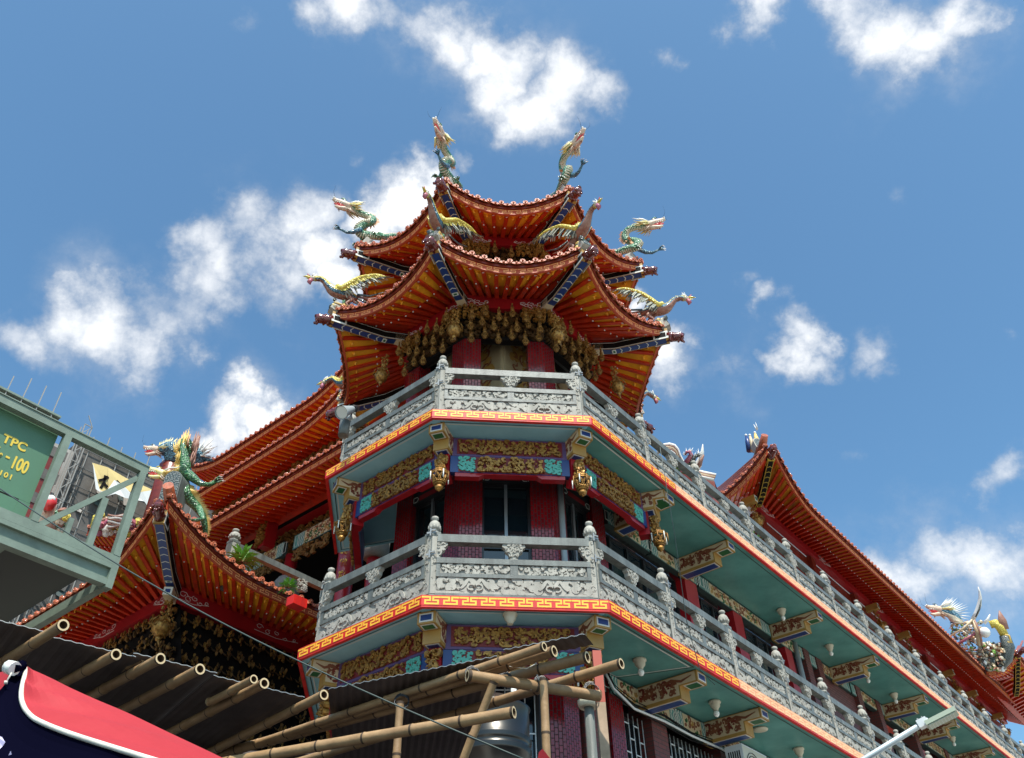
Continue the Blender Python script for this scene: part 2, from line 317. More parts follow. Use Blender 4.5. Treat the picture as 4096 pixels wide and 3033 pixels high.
# --- balustrade pieces (local: x along, y outward, z up from slab top) ---
def rail_bay(L,seed):
    m=M(); h=L/2
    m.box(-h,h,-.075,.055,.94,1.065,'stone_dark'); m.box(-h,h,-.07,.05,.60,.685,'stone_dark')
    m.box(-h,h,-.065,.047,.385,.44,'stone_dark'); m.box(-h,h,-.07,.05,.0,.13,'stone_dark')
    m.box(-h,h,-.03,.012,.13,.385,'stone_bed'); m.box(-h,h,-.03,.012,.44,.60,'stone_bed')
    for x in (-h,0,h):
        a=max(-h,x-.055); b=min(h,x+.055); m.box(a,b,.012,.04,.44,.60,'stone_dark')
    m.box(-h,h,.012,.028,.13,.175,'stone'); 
    for k,(x0,x1) in enumerate(((-h+.06,-.06),(.06,h-.06))): m.scrolls(x0,x1,.455,.585,.012,.034,'stone',seed+k,.055,.026,1)
    rn=random.Random(seed)
    # lower cloud panel: two bat-like scroll groups on a swelling ground
    m.scrolls(-h+.02,h-.02,.17,.38,.012,.03,'stone',seed+9,.085,.055,1)
    for cx in (-h*.5,h*.5):
        for s_ in (-1,1):
            pts=[(cx+s_*(.02+.2*t),.27+.075*math.sin(t*5.0)+.02*t) for t in [i/8 for i in range(9)]]
            m.ribbon(pts,[.05,.055,.05,.04,.05,.055,.04,.03,.01],.012,.046,'stone')
            pts=[(cx+s_*(.05+.055*math.cos(3.14+t*5.2)),.235+.045*math.sin(t*5.2)) for t in [i/8 for i in range(9)]]
            m.ribbon(pts,.022,.012,.05,'stone')
    # vase brackets under the top rail
    for x,half in ((0,0),(-h,1),(h,-1)):
        prof=[(-.16,.94),(-.17,.90),(-.13,.87),(-.125,.82),(-.08,.785),(-.065,.745),(-.035,.725),(-.03,.71),(-.055,.70),(-.055,.685)]
        if half==0: poly=prof+[(-a,c) for a,c in reversed(prof)]
        elif half==1: poly=[(x,c) for a,c in (prof[-1],prof[0])]+[(x-a*.9,c) for a,c in prof]
        else: poly=[(x+a*.9,c) for a,c in prof]+[(x,prof[-1][1]),(x,prof[0][1])]
        if half==0: poly=[(x+a,c) for a,c in poly]
        m.prism(poly,-.045,.035,'stone')
        if half==0: m.scrolls(-.12,.12,.80,.93,.035,.05,'stone',seed+3,.034,.015); m.scrolls(-.05,.05,.73,.80,.035,.048,'stone',seed+4,.028,.012)
        else: xa,xb=(x,x+.12) if half==1 else (x-.12,x); m.scrolls(xa,xb,.78,.93,.035,.05,'stone',seed+5,.034,.015)
    return m
FIN0=[(.075,0),(.085,.015),(.085,.035),(.07,.045),(.07,.07),(.082,.075),(.098,.10),(.105,.135),(.098,.165),(.082,.20),(.055,.225),(.038,.232),(.038,.245),(.052,.252),(.066,.275),(.058,.30),(.03,.315),(.0,.32)]
FIN=[(r*1.2,z) for r,z in FIN0]
def finial_mesh():
    m=M(); m.lathe([(max(r,.001),z) for r,z in FIN],'stone',seg=14)
    for j in range(10):
        a=2*PI*j/10; m.box(.0,.001,0,0,0,0,'stone') if False else None
        c=Vector((.112*math.cos(a),.112*math.sin(a),.108)); m.blob(c,.034,'stone',world=True,sx=(.8,.8,1.15),seg=5,rings=3)
        c=Vector((.088*math.cos(a+.3),.088*math.sin(a+.3),.057)); m.blob(c,.012,'stone_bed',world=True,seg=4,rings=3)
    return m
def post_mesh(corner):
    m=M(); 
    if corner:   # five-sided: two faces 45 deg apart, vertex towards +y
        c,s_=math.cos(PI/8),math.sin(PI/8); wd=.175
        A=Vector((0,.10)); B=A+Vector((wd*c,-wd*s_)); C_=A+Vector((-wd*c,-wd*s_)); poly=[(C_.x,C_.y),(C_.x+.03,-.12),(B.x-.03,-.12),(B.x,B.y),(0,.10)]
        m.prism(poly,0,1.12,'stone_dark',ax='c'); 
        for sg in (1,-1):
            T=Vector((sg*c,-s_,0)); N=Vector((sg*s_,c,0)); sub=(Vector((0,.10,0)),T if sg==1 else -T,N)
            m.fr=sub; x0,x1=(.015,wd-.012) if sg==1 else (-wd+.012,-.015)
            m.box(x0,x1,0,.008,.14,1.07,'stone'); m.scrolls(x0+.01,x1-.01,.2,1.04,.008,.016,'stone',5+sg,.035,.012,.45); m.scrolls(x0+.02,x1-.02,.62,.74,.008,.028,'stone',8,.04,.012)
            m.box(x0-.01,x1+.008,.0,.022,1.07,1.12,'stone_dark'); m.box(x0,x1,0,.014,.02,.12,'stone')
        m.fr=ID
    else:
        m.box(-.095,.095,-.11,.085,0,1.12,'stone_dark'); m.box(-.08,.08,.085,.093,.14,1.07,'stone'); m.scrolls(-.07,.07,.2,1.04,.093,.100,'stone',5,.035,.012,.5); m.scrolls(-.055,.055,.6,.72,.093,.112,'stone',8,.04,.012)
        m.box(-.10,.10,-.115,.10,1.07,1.12,'stone_dark'); m.box(-.08,.08,.085,.1,.02,.12,'stone')
    return m
def clamp_mesh(z):
    m=M(); 
    if 1:
        m.box(-.105,.105,.105,.114,z,z+.03,'steel'); m.box(-.03,.0,.114,.14,z-.05,z+.08,'steel'); m.box(.0,.09,.125,.14,z+.03,z+.05,'steel')
    return m
PROTO={}
def proto(key,name,builder):
    if key not in PROTO: PROTO[key]=(builder(),name)
    return PROTO[key]
_shared={}
def put(key,name,builder,parent,mt4,subs=()):
    """place a shared mesh as a part; first use builds it"""
    if key not in _shared:
        o=builder().build(name,None,(0,0,0)); me=o.data; bpy.data.objects.remove(o); _shared[key]=me
    o=bpy.data.objects.new(name,_shared[key]); COL.objects.link(o); o.parent=parent; o.matrix_local=mt4; WL[o.name]=Vector((0,0,0))
    for (k2,n2,b2,m2) in subs: put(k2,n2,b2,o,m2)
    return o
IDM=Matrix.Identity(4)
def post(parent,fr,a,b,zt,corner=False,clamp=False,org=Vector((0,0,0))):
    subs=[('finial','finial',finial_mesh,Matrix.Translation((0,-.02,1.12)))]
    if clamp: subs+=[('clamp1','steel_clamp',lambda:clamp_mesh(.74),IDM),('clamp2','steel_clamp',lambda:clamp_mesh(1.10),IDM)]
    return put('postc' if corner else 'post','baluster_post',lambda:post_mesh(corner),parent,fmat(fr,a,b,zt,org)@Matrix.Diagonal((.74,.74,1,1)),subs)
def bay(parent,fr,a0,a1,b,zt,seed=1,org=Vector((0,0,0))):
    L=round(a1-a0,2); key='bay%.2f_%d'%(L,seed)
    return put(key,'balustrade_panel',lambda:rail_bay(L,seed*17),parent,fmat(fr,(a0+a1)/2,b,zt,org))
# bracket beam under a slab: local a across, b outward
def bracket_mesh(Lb,w_=.26):
    def f():
        m=M(); h=w_/2
        m.box(-h,h,0,Lb,-.17,0,'ochre'); m.box(-h,h,0,Lb*.72,-.36,-.1705,'ochre')
        for s_ in (-1,1):
            x=s_*h; mf=lambda u,v,d,x=x,s_=s_:(x+s_*d,u,v)
            m.box(min(x,x+s_*.004),max(x,x+s_*.004),.03,Lb*.97,-.155,-.015,'cream'); m.box(min(x,x+s_*.004),max(x,x+s_*.004),.03,Lb*.70,-.31,-.156,'cream')
            m.scrolls(.06,Lb*.68,-.28,-.03,.004,.008,'brown',4+s_,.062,.028,1,mf,mlist=['brown','brown','maroon'])
            m.ribbon([(Lb*.45,-.10),(Lb*.6,-.06),(Lb*.75,-.11),(Lb*.92,-.06)],[.04,.05,.04,.01],.004,.009,'brown',mf)
        def inset(x0,x1,y0,y1,zz,col,face):
            if face=='u':
                m.box(x0,x1,y0,y1,zz-.004,zz,'trim_white'); m.box(x0+.02,x1-.02,y0+.02,y1-.02,zz-.008,zz-.004,col)
            else:
                m.box(x0,x1,y0,y0+.004,zz,zz+y1,'trim_white'); m.box(x0+.02,x1-.02,y0+.004,y0+.008,zz+.02,zz+y1-.02,col)
        inset(-h+.03,h-.03,Lb*.76,Lb-.03,-.17,'green_dk','u'); inset(-h+.03,h-.03,.04,Lb*.69,-.36,'blue','u')
        inset(-h+.03,h-.03,Lb,.12,-.145,'blue','f')
        return m
    return f
def lantern_mesh():   # carved gilded lantern with a figure above
    m=M(); rn=random.Random(3)
    m.tube([(0,-.06,.42),(0,-.05,.12)],[.09,.07],'gold',7)
    for i in range(46):
        z=rn.uniform(.06,.44); a=rn.uniform(0,6.28); r=.085+.03*rn.random(); c=Vector((r*math.cos(a),-.05+r*.8*math.sin(a),z)); m.blob(c,rn.uniform(.018,.042),'gold',world=True,sx=(1,1,rn.uniform(.7,1.6)),rnd=rn,seg=5,rings=3)
    m.blob((0,-.0,.36),.04,'gold',seg=7,rings=5)
    for (r,z,t) in ((.15,.04,.018),(.155,.0,.02),(.115,-.17,.014),(.09,-.2,.016)):
        m.tube([(r*math.cos(2*PI*i/8),r*math.sin(2*PI*i/8),z) for i in range(9)],t,'gold',5,cap=False)
    for i in range(8):
        a0=2*PI*i/8; a1=2*PI*(i+1)/8
        for (p,q) in ((0,1),(1,0),(0,.5),(1,.5)):
            aa=a0+(a1-a0)*p; ab=a0+(a1-a0)*q; m.tube([(.15*math.cos(aa),.15*math.sin(aa),0),(.135*math.cos((aa+ab)/2),.135*math.sin((aa+ab)/2),-.09),(.115*math.cos(ab),.115*math.sin(ab),-.17)],.0085,'gold',4,cap=False)
        m.tube([(.185*math.cos(a0),.185*math.sin(a0),.02),(.185*math.cos(a0),.185*math.sin(a0),-.14)],.012,'bulb' if i%2 else 'gold_old',5)
        m.tube([(.15*math.cos(a0),.15*math.sin(a0),.02),(.19*math.cos(a0),.19*math.sin(a0),.035)],.012,'gold',4)
    m.lathe([(.1,-.17),(.085,-.2),(.05,-.215),(.05,-.235),(.085,-.25),(.07,-.29),(.03,-.31),(.012,-.34)],'gold',seg=10)
    m.lathe([(.09,0),(.07,-.16)],'black',seg=8)
    return m
def lotus_mesh():   # big gilded lotus-bud pendant
    m=M(); rn=random.Random(5)
    for i in range(60):
        z=rn.uniform(.05,.5); a=rn.uniform(0,6.28); r=.045+.04*rn.random(); m.blob(Vector((r*math.cos(a),r*math.sin(a)-.04,z)),rn.uniform(.012,.030),'gold',world=True,sx=(1,1,rn.uniform(.7,1.7)),rnd=rn,seg=5,rings=3)
    m.blob((0,0,-.08),.15,'gold',sx=(1,1,1.1),seg=10,rings=6)
    for L_ in range(4):
        nn=9-L_; rr=.165-.032*L_; zz=.0-.062*L_
        for i in range(nn):
            a=2*PI*(i+.5*(L_%2))/nn; c=Vector((rr*math.cos(a),rr*math.sin(a),zz)); o=Vector((math.cos(a),math.sin(a),0)); t=Vector((-math.sin(a),math.cos(a),0))
            w2=.055-.006*L_
            pts=[c+t*w2-o*.02+Z*.05,c+o*.022+Z*.0,c-t*w2-o*.02+Z*.05,c+o*.035-Z*.055]
            m.face([pts[0],pts[1],pts[3]],'gold',world=True); m.face([pts[1],pts[2],pts[3]],'gold',world=True); m.tube([pts[0],pts[3],pts[2]],.009,'gold',4,world=True)
    m.blob((0,0,-.27),.05,'gold',seg=7,rings=4); m.tube([(0,0,-.27),(.05,.03,-.4)],[.03,.008],'gold_old',5)
    return m
def pendant_mesh():  # small hanging lantern with a standing figure
    m=M(); rn=random.Random(8)
    m.tube([(0,0,.0),(0,0,.2)],[.035,.022],'gold_old',6); m.blob((0,0,.23),.028,'gold',seg=6,rings=4)
    for s_ in (-1,1): m.tube([(0,0,.16),(s_*.045,.01,.12),(s_*.03,.03,.07)],.012,'gold',4)
    for i in range(10): m.blob((rn.uniform(-.04,.04),rn.uniform(-.03,.04),rn.uniform(0,.18)),rn.uniform(.012,.024),'gold',seg=4,rings=3)
    for r,z in ((.055,0),(.072,-.03),(.06,-.13)): m.tube([(r*math.cos(2*PI*i/6),r*math.sin(2*PI*i/6),z) for i in range(7)],.010,'gold',4,cap=False)
    for i in range(6):
        a=2*PI*i/6;b=2*PI*(i+1)/6
        m.tube([(.072*math.cos(a),.072*math.sin(a),-.03),(.06*math.cos(b),.06*math.sin(b),-.13)],.008,'gold',4,cap=False); m.tube([(.072*math.cos(b),.072*math.sin(b),-.03),(.06*math.cos(a),.06*math.sin(a),-.13)],.008,'gold',4,cap=False)
        m.tube([(.085*math.cos(a),.085*math.sin(a),-.02),(.085*math.cos(a),.085*math.sin(a),-.1)],.008,'gold_old',4)
    m.blob((0,0,-.14),.045,'gold_old',sx=(1,1,.6),seg=7,rings=4)
    return m
# ================= curved eave =================
def eave(th,E,I,n,Up=None,marks=False,singles=True,keep=None,tiles=True,studs=True,hf=.148,tsp=.255,drop=1.0,L_hint=None,roof_h=None,colr='orange'):
    S=28
    def hor(v): return Vector((v.x,v.y,0))
    def outd(t):
        d=E(min(1,t+.01))-E(max(0,t-.01)); d=hor(d).normalized(); o=Vector((d.y,-d.x,0)); 
        if o.dot(hor(E(t)-I(t)))<0: o=-o
        return o
    def along(t): 
        d=E(min(1,t+.01))-E(max(0,t-.01)); return d.normalized()
    ln=[0]; 
    for i in range(200): ln.append(ln[-1]+(E((i+1)/200)-E(i/200)).length)
    Ltot=ln[-1]
    def at(s):   # arc length -> t
        s=min(max(s,0),Ltot); 
        lo=0
        import bisect
        k=min(199,max(0,bisect.bisect(ln,s)-1)); return (k+(s-ln[k])/max(1e-9,ln[k+1]-ln[k]))/200
    fm=M(); 
    for i in range(S):
        t0,t1=i/S,(i+1)/S; e0,e1=E(t0),E(t1); o0,o1=outd(t0),outd(t1)
        def q(h0,f0,h1,f1,mt): fm.face([e0+Z*h0+o0*f0,e1+Z*h0+o1*f0,e1+Z*h1+o1*f1,e0+Z*h1+o0*f1],mt,world=True,sm=False)
        q(0,-.05,0,0,'fret_ground'); q(0,0,hf,0,'fret_ground'); q(hf,0,hf,.03,'maroon'); q(hf,.03,hf+.05,.04,'maroon'); q(hf+.05,.04,hf+.05,-.12,'maroon')
    def fmap(x,y,d): t=at(x); p=E(t)+Z*y+outd(t)*d; return p
    fm.fr=ID; fret(fm,.05,Ltot-.05,.022,hf-.018,.0145,'fret_line',.0,.004,.31,fmap)
    fp=fm.build('eave_fascia',th)
    # soffit boards: upper stage near the edge, lifted stage towards the wall
    sf=M(); K=.56
    def S1(t,s): return E(t).lerp(I(t),s)+Z*.02
    for i in range(S):
        t0,t1=i/S,(i+1)/S
        sf.face([S1(t0,0.02),S1(t1,0.02),S1(t1,K),S1(t0,K)],colr,world=True)
        sf.face([S1(t0,K),S1(t1,K),S1(t1,K)+Z*.045,S1(t0,K)+Z*.045],colr,world=True)
        sf.face([S1(t0,K)+Z*.045,S1(t1,K)+Z*.045,I(t1)+Z*.065,I(t0)+Z*.065],'orange2',world=True)
        sf.face([I(t0)+Z*.065,I(t1)+Z*.065,I(t1)-outd(t1)*.3+Z*.065,I(t0)-outd(t0)*.3+Z*.065],'rafter_red',world=True)
    rest=M(); st=M(); cnt=0
    for i in range(n):
        t=(i+.5)/n; o=outd(t); e=E(t); ii=I(t); dirv=(ii-e); dl=dirv.length; d=dirv/dl; sd_=d.cross(Z).normalized(); 
        cur=M() if (singles and cnt<n) else rest
        def beam(s0,s1,wd,z0,z1,mt):
            for (mm) in (cur,):
                a=e+d*(s0*dl); b=e+d*(s1*dl); P=[a-sd_*wd/2,a+sd_*wd/2,b+sd_*wd/2,b-sd_*wd/2]
                lo=[p+Z*z0 for p in P]; hi=[p+Z*z1 for p in P]
                mm.face(lo,mt,world=True); mm.face([lo[0],lo[1],hi[1],hi[0]],mt,world=True); mm.face([lo[1],lo[2],hi[2],hi[1]],mt,world=True); mm.face([lo[3],lo[0],hi[0],hi[3]],mt,world=True); mm.face([lo[2],lo[3],hi[3],hi[2]],mt,world=True)
        sp_=Ltot/n; w1=min(.08,sp_*.35)
        beam(.05,K+.02,w1,-.028,.025,'rafter_red'); beam(K-.04,1.0,w1*1.1,-.045,.06,'rafter_red')
        pc=e+d*((K-.035)*dl)-Z*.06; cur.blob(pc,.018,'cloth_white',world=True,seg=6,rings=4)
        if marks:
            a=e+d*(.085*dl)-Z*.030; q=.017
            for p0,p1 in (((-q,0),(q,0)),((0,-q),(0,q)),((-q,0),(-q,-q)),((q,0),(q,q)),((0,q),(-q,q)),((0,-q),(q,-q))):
                A=a+sd_*p0[0]+d*p0[1]; B=a+sd_*p1[0]+d*p1[1]; u=(B-A).normalized(); v=u.cross(Z)*.003
                cur.face([A-v-u*.003,A+v-u*.003,B+v+u*.003,B-v+u*.003],'cloth_white',world=True)
        if cur is not rest: cur.build('rafter',th); cnt+=1
        if studs and i<n-1:
            tt=(i+1)/n; e2=E(tt); I2=I(tt); dd=(I2-e2); p=e2+dd*.17; sf.lathe([(.033,.02),(.033,-.005),(.018,-.02),(.018,-.045),(.008,-.055)],colr,seg=6,o=tuple(p),)
    st.fr=ID
    sf.build('soffit',th)
    if rest.v: tag(rest.build('rafters',th),kind='stuff')
    if tiles:
        tm=M(); nt_=max(2,round(Ltot/tsp)); hh=hf+.05
        for i in range(nt_+1):
            t=at(Ltot*i/nt_); p=E(t)+Z*(hh+.055); o=outd(t); a=along(t); upv=a.cross(o); upv=upv if upv.z>0 else -upv
            r=.047; c=p+o*.10
            inn=(Up(t)-p).normalized() if Up else (-o*.8+Z*.5).normalized()
            tm.tube([c,c+(-o)*.14+Z*.03],r,'tile_end',8,world=True); tm.tube([c+o*.004,c-o*.01],[r*1.18,r*1.18],'tile_end',8,world=True)
            tm.blob(c+o*.012,r*.45,'tile_end',world=True,seg=6,rings=3)
            if Up: 
                u1=Up(t)+Z*.05; midp=(c+u1)/2-Z*.08; tm.tube([c-o*.12,midp,u1],r*.95,'roof_tile',5,world=True,cap=False)
            if i<nt_:
                t2=at(Ltot*(i+.5)/nt_); p=E(t2)+Z*(hh+.01)+outd(t2)*.085; o2=outd(t2); a2=along(t2); W_=Ltot/nt_*.5*.96
                base=[p+a2*(W_*math.cos(x))*(1 if abs(math.cos(x))<.99 else 1)-Z*(.078*math.sin(x))+Z*.035+o2*.018*math.sin(x) for x in [PI*j/8 for j in range(9)]]
                tm.face(base,'tile_end',world=True); bk=[b_-o2*.014 for b_ in base]; tm.face(list(reversed(bk)),'tile_end',world=True)
                for j in range(8): tm.face([base[j+1],base[j],bk[j],bk[j+1]],'tile_end',world=True)
                tm.blob(p-Z*.01+o2*.02,.028,'tile_end',world=True,seg=5,rings=3)
        for i in range(S):
            t0,t1=i/S,(i+1)/S
            for j in range(4):
                def g(t,x):
                    b0=E(t)+Z*(hh+.01)+outd(t)*.08; 
                    if not Up: return b0.lerp(b0-outd(t)*1.0+Z*.6,x)
                    u1=Up(t); return b0.lerp(u1,x)-Z*(.35*x*(1-x)*(u1-b0).length*.35)
                tm.face([g(t0,j/4),g(t1,j/4),g(t1,(j+1)/4),g(t0,(j+1)/4)],'roof_tile',world=True)
        tm.build('roof_tiles',th)
    return fp
def hip_beam(th,W0,E0,tip,gold=False,knob=True,pd=0.0,wd=.17,ht=.2,name='hip_beam',tall=None):
    """corner beam from wall corner W0 to eave corner E0, knob to tip"""
    m=M(); d=(E0-W0); dl=Vector((d.x,d.y,0)).length; h=Vector((d.x,d.y,0)).normalized(); sdv=h.cross(Z)
    K=.30; kn=W0+h*(dl*K)+Z*((E0.z-W0.z)*K-.10*dl*.5+pd)
    W1=W0+Z*0; pts=[W1,kn,E0]; 
    tw='trim_gold' if gold else 'trim_white'; edge='trim_gold' if gold else 'ochre'; bl='black' if gold else 'blue'
    segs=[(pts[0],pts[1]),(pts[1],pts[2])]
    for a,b in segs:
        lo=[a-sdv*wd/2,a+sdv*wd/2,b+sdv*wd/2,b-sdv*wd/2]; hi=[p+Z*ht for p in lo]
        m.face(lo,edge,world=True); m.face([lo[0],lo[3],hi[3],hi[0]],'black',world=True); m.face([lo[2],lo[1],hi[1],hi[2]],'black',world=True)
        for s_ in (-1,1):   # light edging lines on the sides
            o_=sdv*(s_*(wd/2+.002))
            m.face([a+o_+Z*.0,b+o_+Z*.0,b+o_+Z*.02,a+o_+Z*.02],tw,world=True); m.face([a+o_+Z*(ht*.8),b+o_+Z*(ht*.8),b+o_+Z*(ht*.88),a+o_+Z*(ht*.88)],tw,world=True)
        L=(b-a).length; u=(b-a)/L; nb=max(1,int(L/.17)); dn=Z*-.003
        q0=a+dn; m.face([q0-sdv*(wd/2-.014)+u*.01,q0+sdv*(wd/2-.014)+u*.01,q0+sdv*(wd/2-.014)+u*(L-.01),q0-sdv*(wd/2-.014)+u*(L-.01)],bl,world=True)
        for i in range(nb):
            x=(i+.75)*L/nb if i<nb-1 else L-.03; c=a+u*x-Z*.006; g=.012; hw=wd/2-.018; bow=.035 if i<nb-1 else 0
            m.face([c-sdv*hw-u*bow,c-sdv*hw-u*(bow-g*1.6),c+u*(g*1.6),c],tw,world=True); m.face([c,c+u*(g*1.6),c+sdv*hw-u*(bow-g*1.6),c+sdv*hw-u*bow],tw,world=True)
    # diamond plate at the knee, square end frame
    for c,r_ in ((kn-h*.02,.06),(W0+h*.06,.05)):
        c=c-Z*.009; m.face([c-sdv*r_-h*r_*.7,c+sdv*r_-h*r_*.7,c+sdv*r_+h*r_*.7,c-sdv*r_+h*r_*.7],tw,world=True); c=c-Z*.003; r2=r_*.55
        m.face([c-sdv*r2-h*r2*.7,c+sdv*r2-h*r2*.7,c+sdv*r2+h*r2*.7,c-sdv*r2+h*r2*.7],'green_dk' if not gold else 'black',world=True)
    a=E0; fr_=(a,sdv,h); m.fr=fr_; m.box(-wd/2-.012,wd/2+.012,-.03,.03,-.015,ht+.06,edge)
    for s_ in (-1,1):
        x=s_*(wd/2+.012); m.box(min(x,x+s_*.004),max(x,x+s_*.004),-.28,.03,-.012,ht*.95,tw); m.box(min(x,x+s_*.007),max(x,x+s_*.007),-.24,-.02,.03,ht*.75,'black')
    m.fr=ID
    o=m.build(name,th)
    if knob:
        k=M(); A=E0+Z*(ht*.45); B=tip; d2=(B-A).normalized()
        k.tube([A,A.lerp(B,.3)+Z*.01,A.lerp(B,.6)+Z*.015,A.lerp(B,.85)+Z*.03,B+Z*.05],[.115,.10,.095,.10,.05],'glaze',10,world=True)
        rn=random.Random(2)
        for i in range(16):
            q=A.lerp(B,rn.uniform(.1,.95)); an=rn.uniform(0,6.28); k.blob(q+(sdv*math.cos(an)+Z*math.sin(an))*.09,rn.uniform(.02,.045),'glaze',world=True,seg=5,rings=4)
        k.tube([B+Z*.07-sdv*.0,B+Z*.10-d2*.08],.045,'glaze',8,world=True)
        k.build('ridge_knob',o)
    return o
# ================= CORNER TOWER =================
T8=math.tan(PI/8)
tower=thing('corner_tower','octagonal temple tower with two flared orange tiled roofs above two grey balustraded balconies','tower',(0,.1,0))
TO=Vector((0,.1,0))
def soffit(m,az,Zt,ap0,ap1,zoff=.15,tl=T8,tr=T8,a1=None):
    z=Zt-zoff; fr=frame(az); m.fr=fr
    def P4(i,o): return (-i*0-ap1*tl,ap1,0)
    A=[(-ap0*tl,ap0),(-ap1*tl,ap1),(ap1*tr,ap1),(ap0*tr,ap0)]
    m.face([(x,y,z) for x,y in A],'teal' if az==-45 else 'teal_sheen')  # sheen is painted into every panel but the right diagonal one
    for ins,wd,mt,dz in ((.07,.018,'trim_dark',.003),(.11,.022,'trim_white',.003)):
        q=[]
        for sgn in (0,1):
            i_=ins+wd*sgn; c=i_*math.cos(PI/8)+i_*0; k=i_/math.cos(PI/8)
            q.append([(-(ap0+i_)*tl+k,ap0+i_),(-(ap1-i_)*tl+k,ap1-i_),((ap1-i_)*tr-k,ap1-i_),((ap0+i_)*tr-k,ap0+i_)])
        for j in range(4):
            a,b=q[0][j],q[0][(j+1)%4]; c,d=q[1][(j+1)%4],q[1][j]
            m.face([(a[0],a[1],z-dz),(b[0],b[1],z-dz),(c[0],c[1],z-dz),(d[0],d[1],z-dz)],mt)
bf=M(); 
FR={az:frame(az) for az in (180,-135,-90,-45,0)}
for zi,Zt in enumerate((Z1,Z2)):
    bm=M()
    for az in (180,-135,-90,-45):
        bm.fr=FR[az]; ap=3.1; A=ap*T8
        fascia(bm,-A,A,ap,Zt,'fascia_red','fascia_yellow',.262,ml=T8,mr=(T8 if az!=-45 else 0))
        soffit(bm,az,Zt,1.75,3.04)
        bm.fr=FR[az]; bm.face([(-1.7*T8,1.7,Zt-.002),(1.7*T8,1.7,Zt-.002),(3.0*T8,3.0,Zt-.002),(-3.0*T8,3.0,Zt-.002)],'stone_dark')
    bm.build('balcony_floor',tower)
    for k,az in enumerate((-157.5,-112.5,-67.5,-22.5)):
        if zi==0 and az==-22.5: continue
        vf=frame(az); put('br_oct','bracket_beam',bracket_mesh(.78),tower,fmat(vf,0,2.38,Zt-.155,TO))
        m=M(vf); m.box(-.09,.09,2.60,2.80,Zt-.98,Zt-.5155,'red'); m.build('lintel_post',tower)
        if zi: put('lantern','carved_lantern',lantern_mesh,tower,fmat(vf,0,2.93,Zt-1.0,TO)@Matrix.Diagonal((.82,.82,.92,1)))
        else:
            m=M(vf); m.carve(-.11,.11,Zt-1.05,Zt-.55,2.80,2.93,'gold',k+40,.08,n=36); m.build('carved_figure',tower)
    for az in (-135,-90,-45,180):
        if zi==0 and az==-45: continue
        m=M(FR[az]); h=.88
        m.box(-h-.06,h+.06,2.50,2.585,Zt-.53,Zt-.17,'violet'); m.box(-h+.02,h-.02,2.585,2.592,Zt-.49,Zt-.20,'ground_red')
        for (x0,x1,y0,y1) in ((-h-.0,h,Zt-.23,Zt-.19),):
            pass
        m.carve(-h+.05,h-.05,Zt-.48,Zt-.21,2.592,2.635,'gold',az+500+zi,.07)
        m.build('upper_lintel',tower)
        m=M(FR[az]); m.box(-h-.08,h+.08,2.50,2.60,Zt-.86,Zt-.545,'blue')
        m.box(-h+.05,h-.05,2.60,2.606,Zt-.85,Zt-.555,'ground_red')
        prof=[(-h,Zt-.8605),(-h,Zt-.93),(-.5,Zt-.93),(-.42,Zt-.88),(.42,Zt-.88),(.5,Zt-.93),(h,Zt-.93),(h,Zt-.8605)]
        m.prism(list(reversed(prof)),2.47,2.59,'red')
        m.carve(-.52,.52,Zt-.84,Zt-.57,2.606,2.665,'gold',az+900+zi,.066); m.carve(-.55,.55,Zt-.85,Zt-.80,2.62,2.67,'gold',az+901,.04)
        for s_ in (-1,1): x0,x1=(s_*.56,s_*.83) if s_>0 else (-.83,-.56); m.scrolls(x0,x1,Zt-.84,Zt-.57,2.606,2.622,'teal_orn',az+77,.055,.024,1); m.scrolls(x0,x1,Zt-.84,Zt-.57,2.606,2.618,'teal_orn',az+78,.05,.022,1)
        m.build('carved_lintel',tower)
# walls of the three storeys
def pillar_ring(th,za,zb,ap,wo,mt='tile_red',azs=(180,-135,-90,-45,0)):
    for k in range(4):
        v=M(); 
        az0,az1=-180+45*k,-135+45*k
        for az,sg in ((az0,1),(az1,-1)):
            v.fr=frame(az); A=ap*T8; 
            q=[(A*sg,ap),(wo*sg,ap),(wo*sg,ap-.3),((ap-.3)*T8*sg,ap-.3)]
            if sg>0: q=list(reversed(q))
            v.prism(q,za,zb,mt,ax='c')
        v.build('tiled_pillar',th)
pillar_ring(tower,0,Z1-.16,1.85,.40); pillar_ring(tower,Z1,Z2-.16,1.85,.40); pillar_ring(tower,Z2,14.3,1.85,.45)
for az in (180,-135,-90,-45):
    for Zt,zt in ((Z1,Z2),(3.9,Z1)):
        m=M(FR[az]); zb=Zt+.0; zh=zt-.47
        m.box(-.40,.40,1.60,1.80,zh,zt-.155,'frame_dark'); m.box(-.39,.39,1.80,1.812,zh+.0,zh+.13,'frame_dark'); m.box(-.24,.24,1.812,1.818,zh+.03,zh+.12,'red')
        m.ribbon([(-.38,zh+.025),(-.38,zh+.12),(-.30,zh+.12),(-.26,zh+.075),(-.30,zh+.025),(-.36,zh+.025)],.012,1.812,1.82,'trim_white'); m.ribbon([(.38,zh+.025),(.38,zh+.12),(.30,zh+.12),(.26,zh+.075),(.30,zh+.025),(.36,zh+.025)],.012,1.812,1.82,'trim_white')
        m.build('window_head',tower)
        f=M(FR[az]); 
        for x in (-.40,.36): f.box(x,x+.04,1.66,1.73,zb,zh,'frame_dark')
        f.box(-.025,.025,1.665,1.735,zb,zh,'alu')
        for z in (zb,zb+.55,zb+1.55,zh-.05): f.box(-.36,.36,1.668,1.728,z,z+.045,'alu' if z<zb+1 else 'frame_dark')
        fo=f.build('window',tower); g=M(FR[az]); g.face([(-.36,1.69,zb),(.36,1.69,zb),(.36,1.69,zh),(-.36,1.69,zh)],'glass'); g.build('pane',fo)
m=M(FR[-90]); 
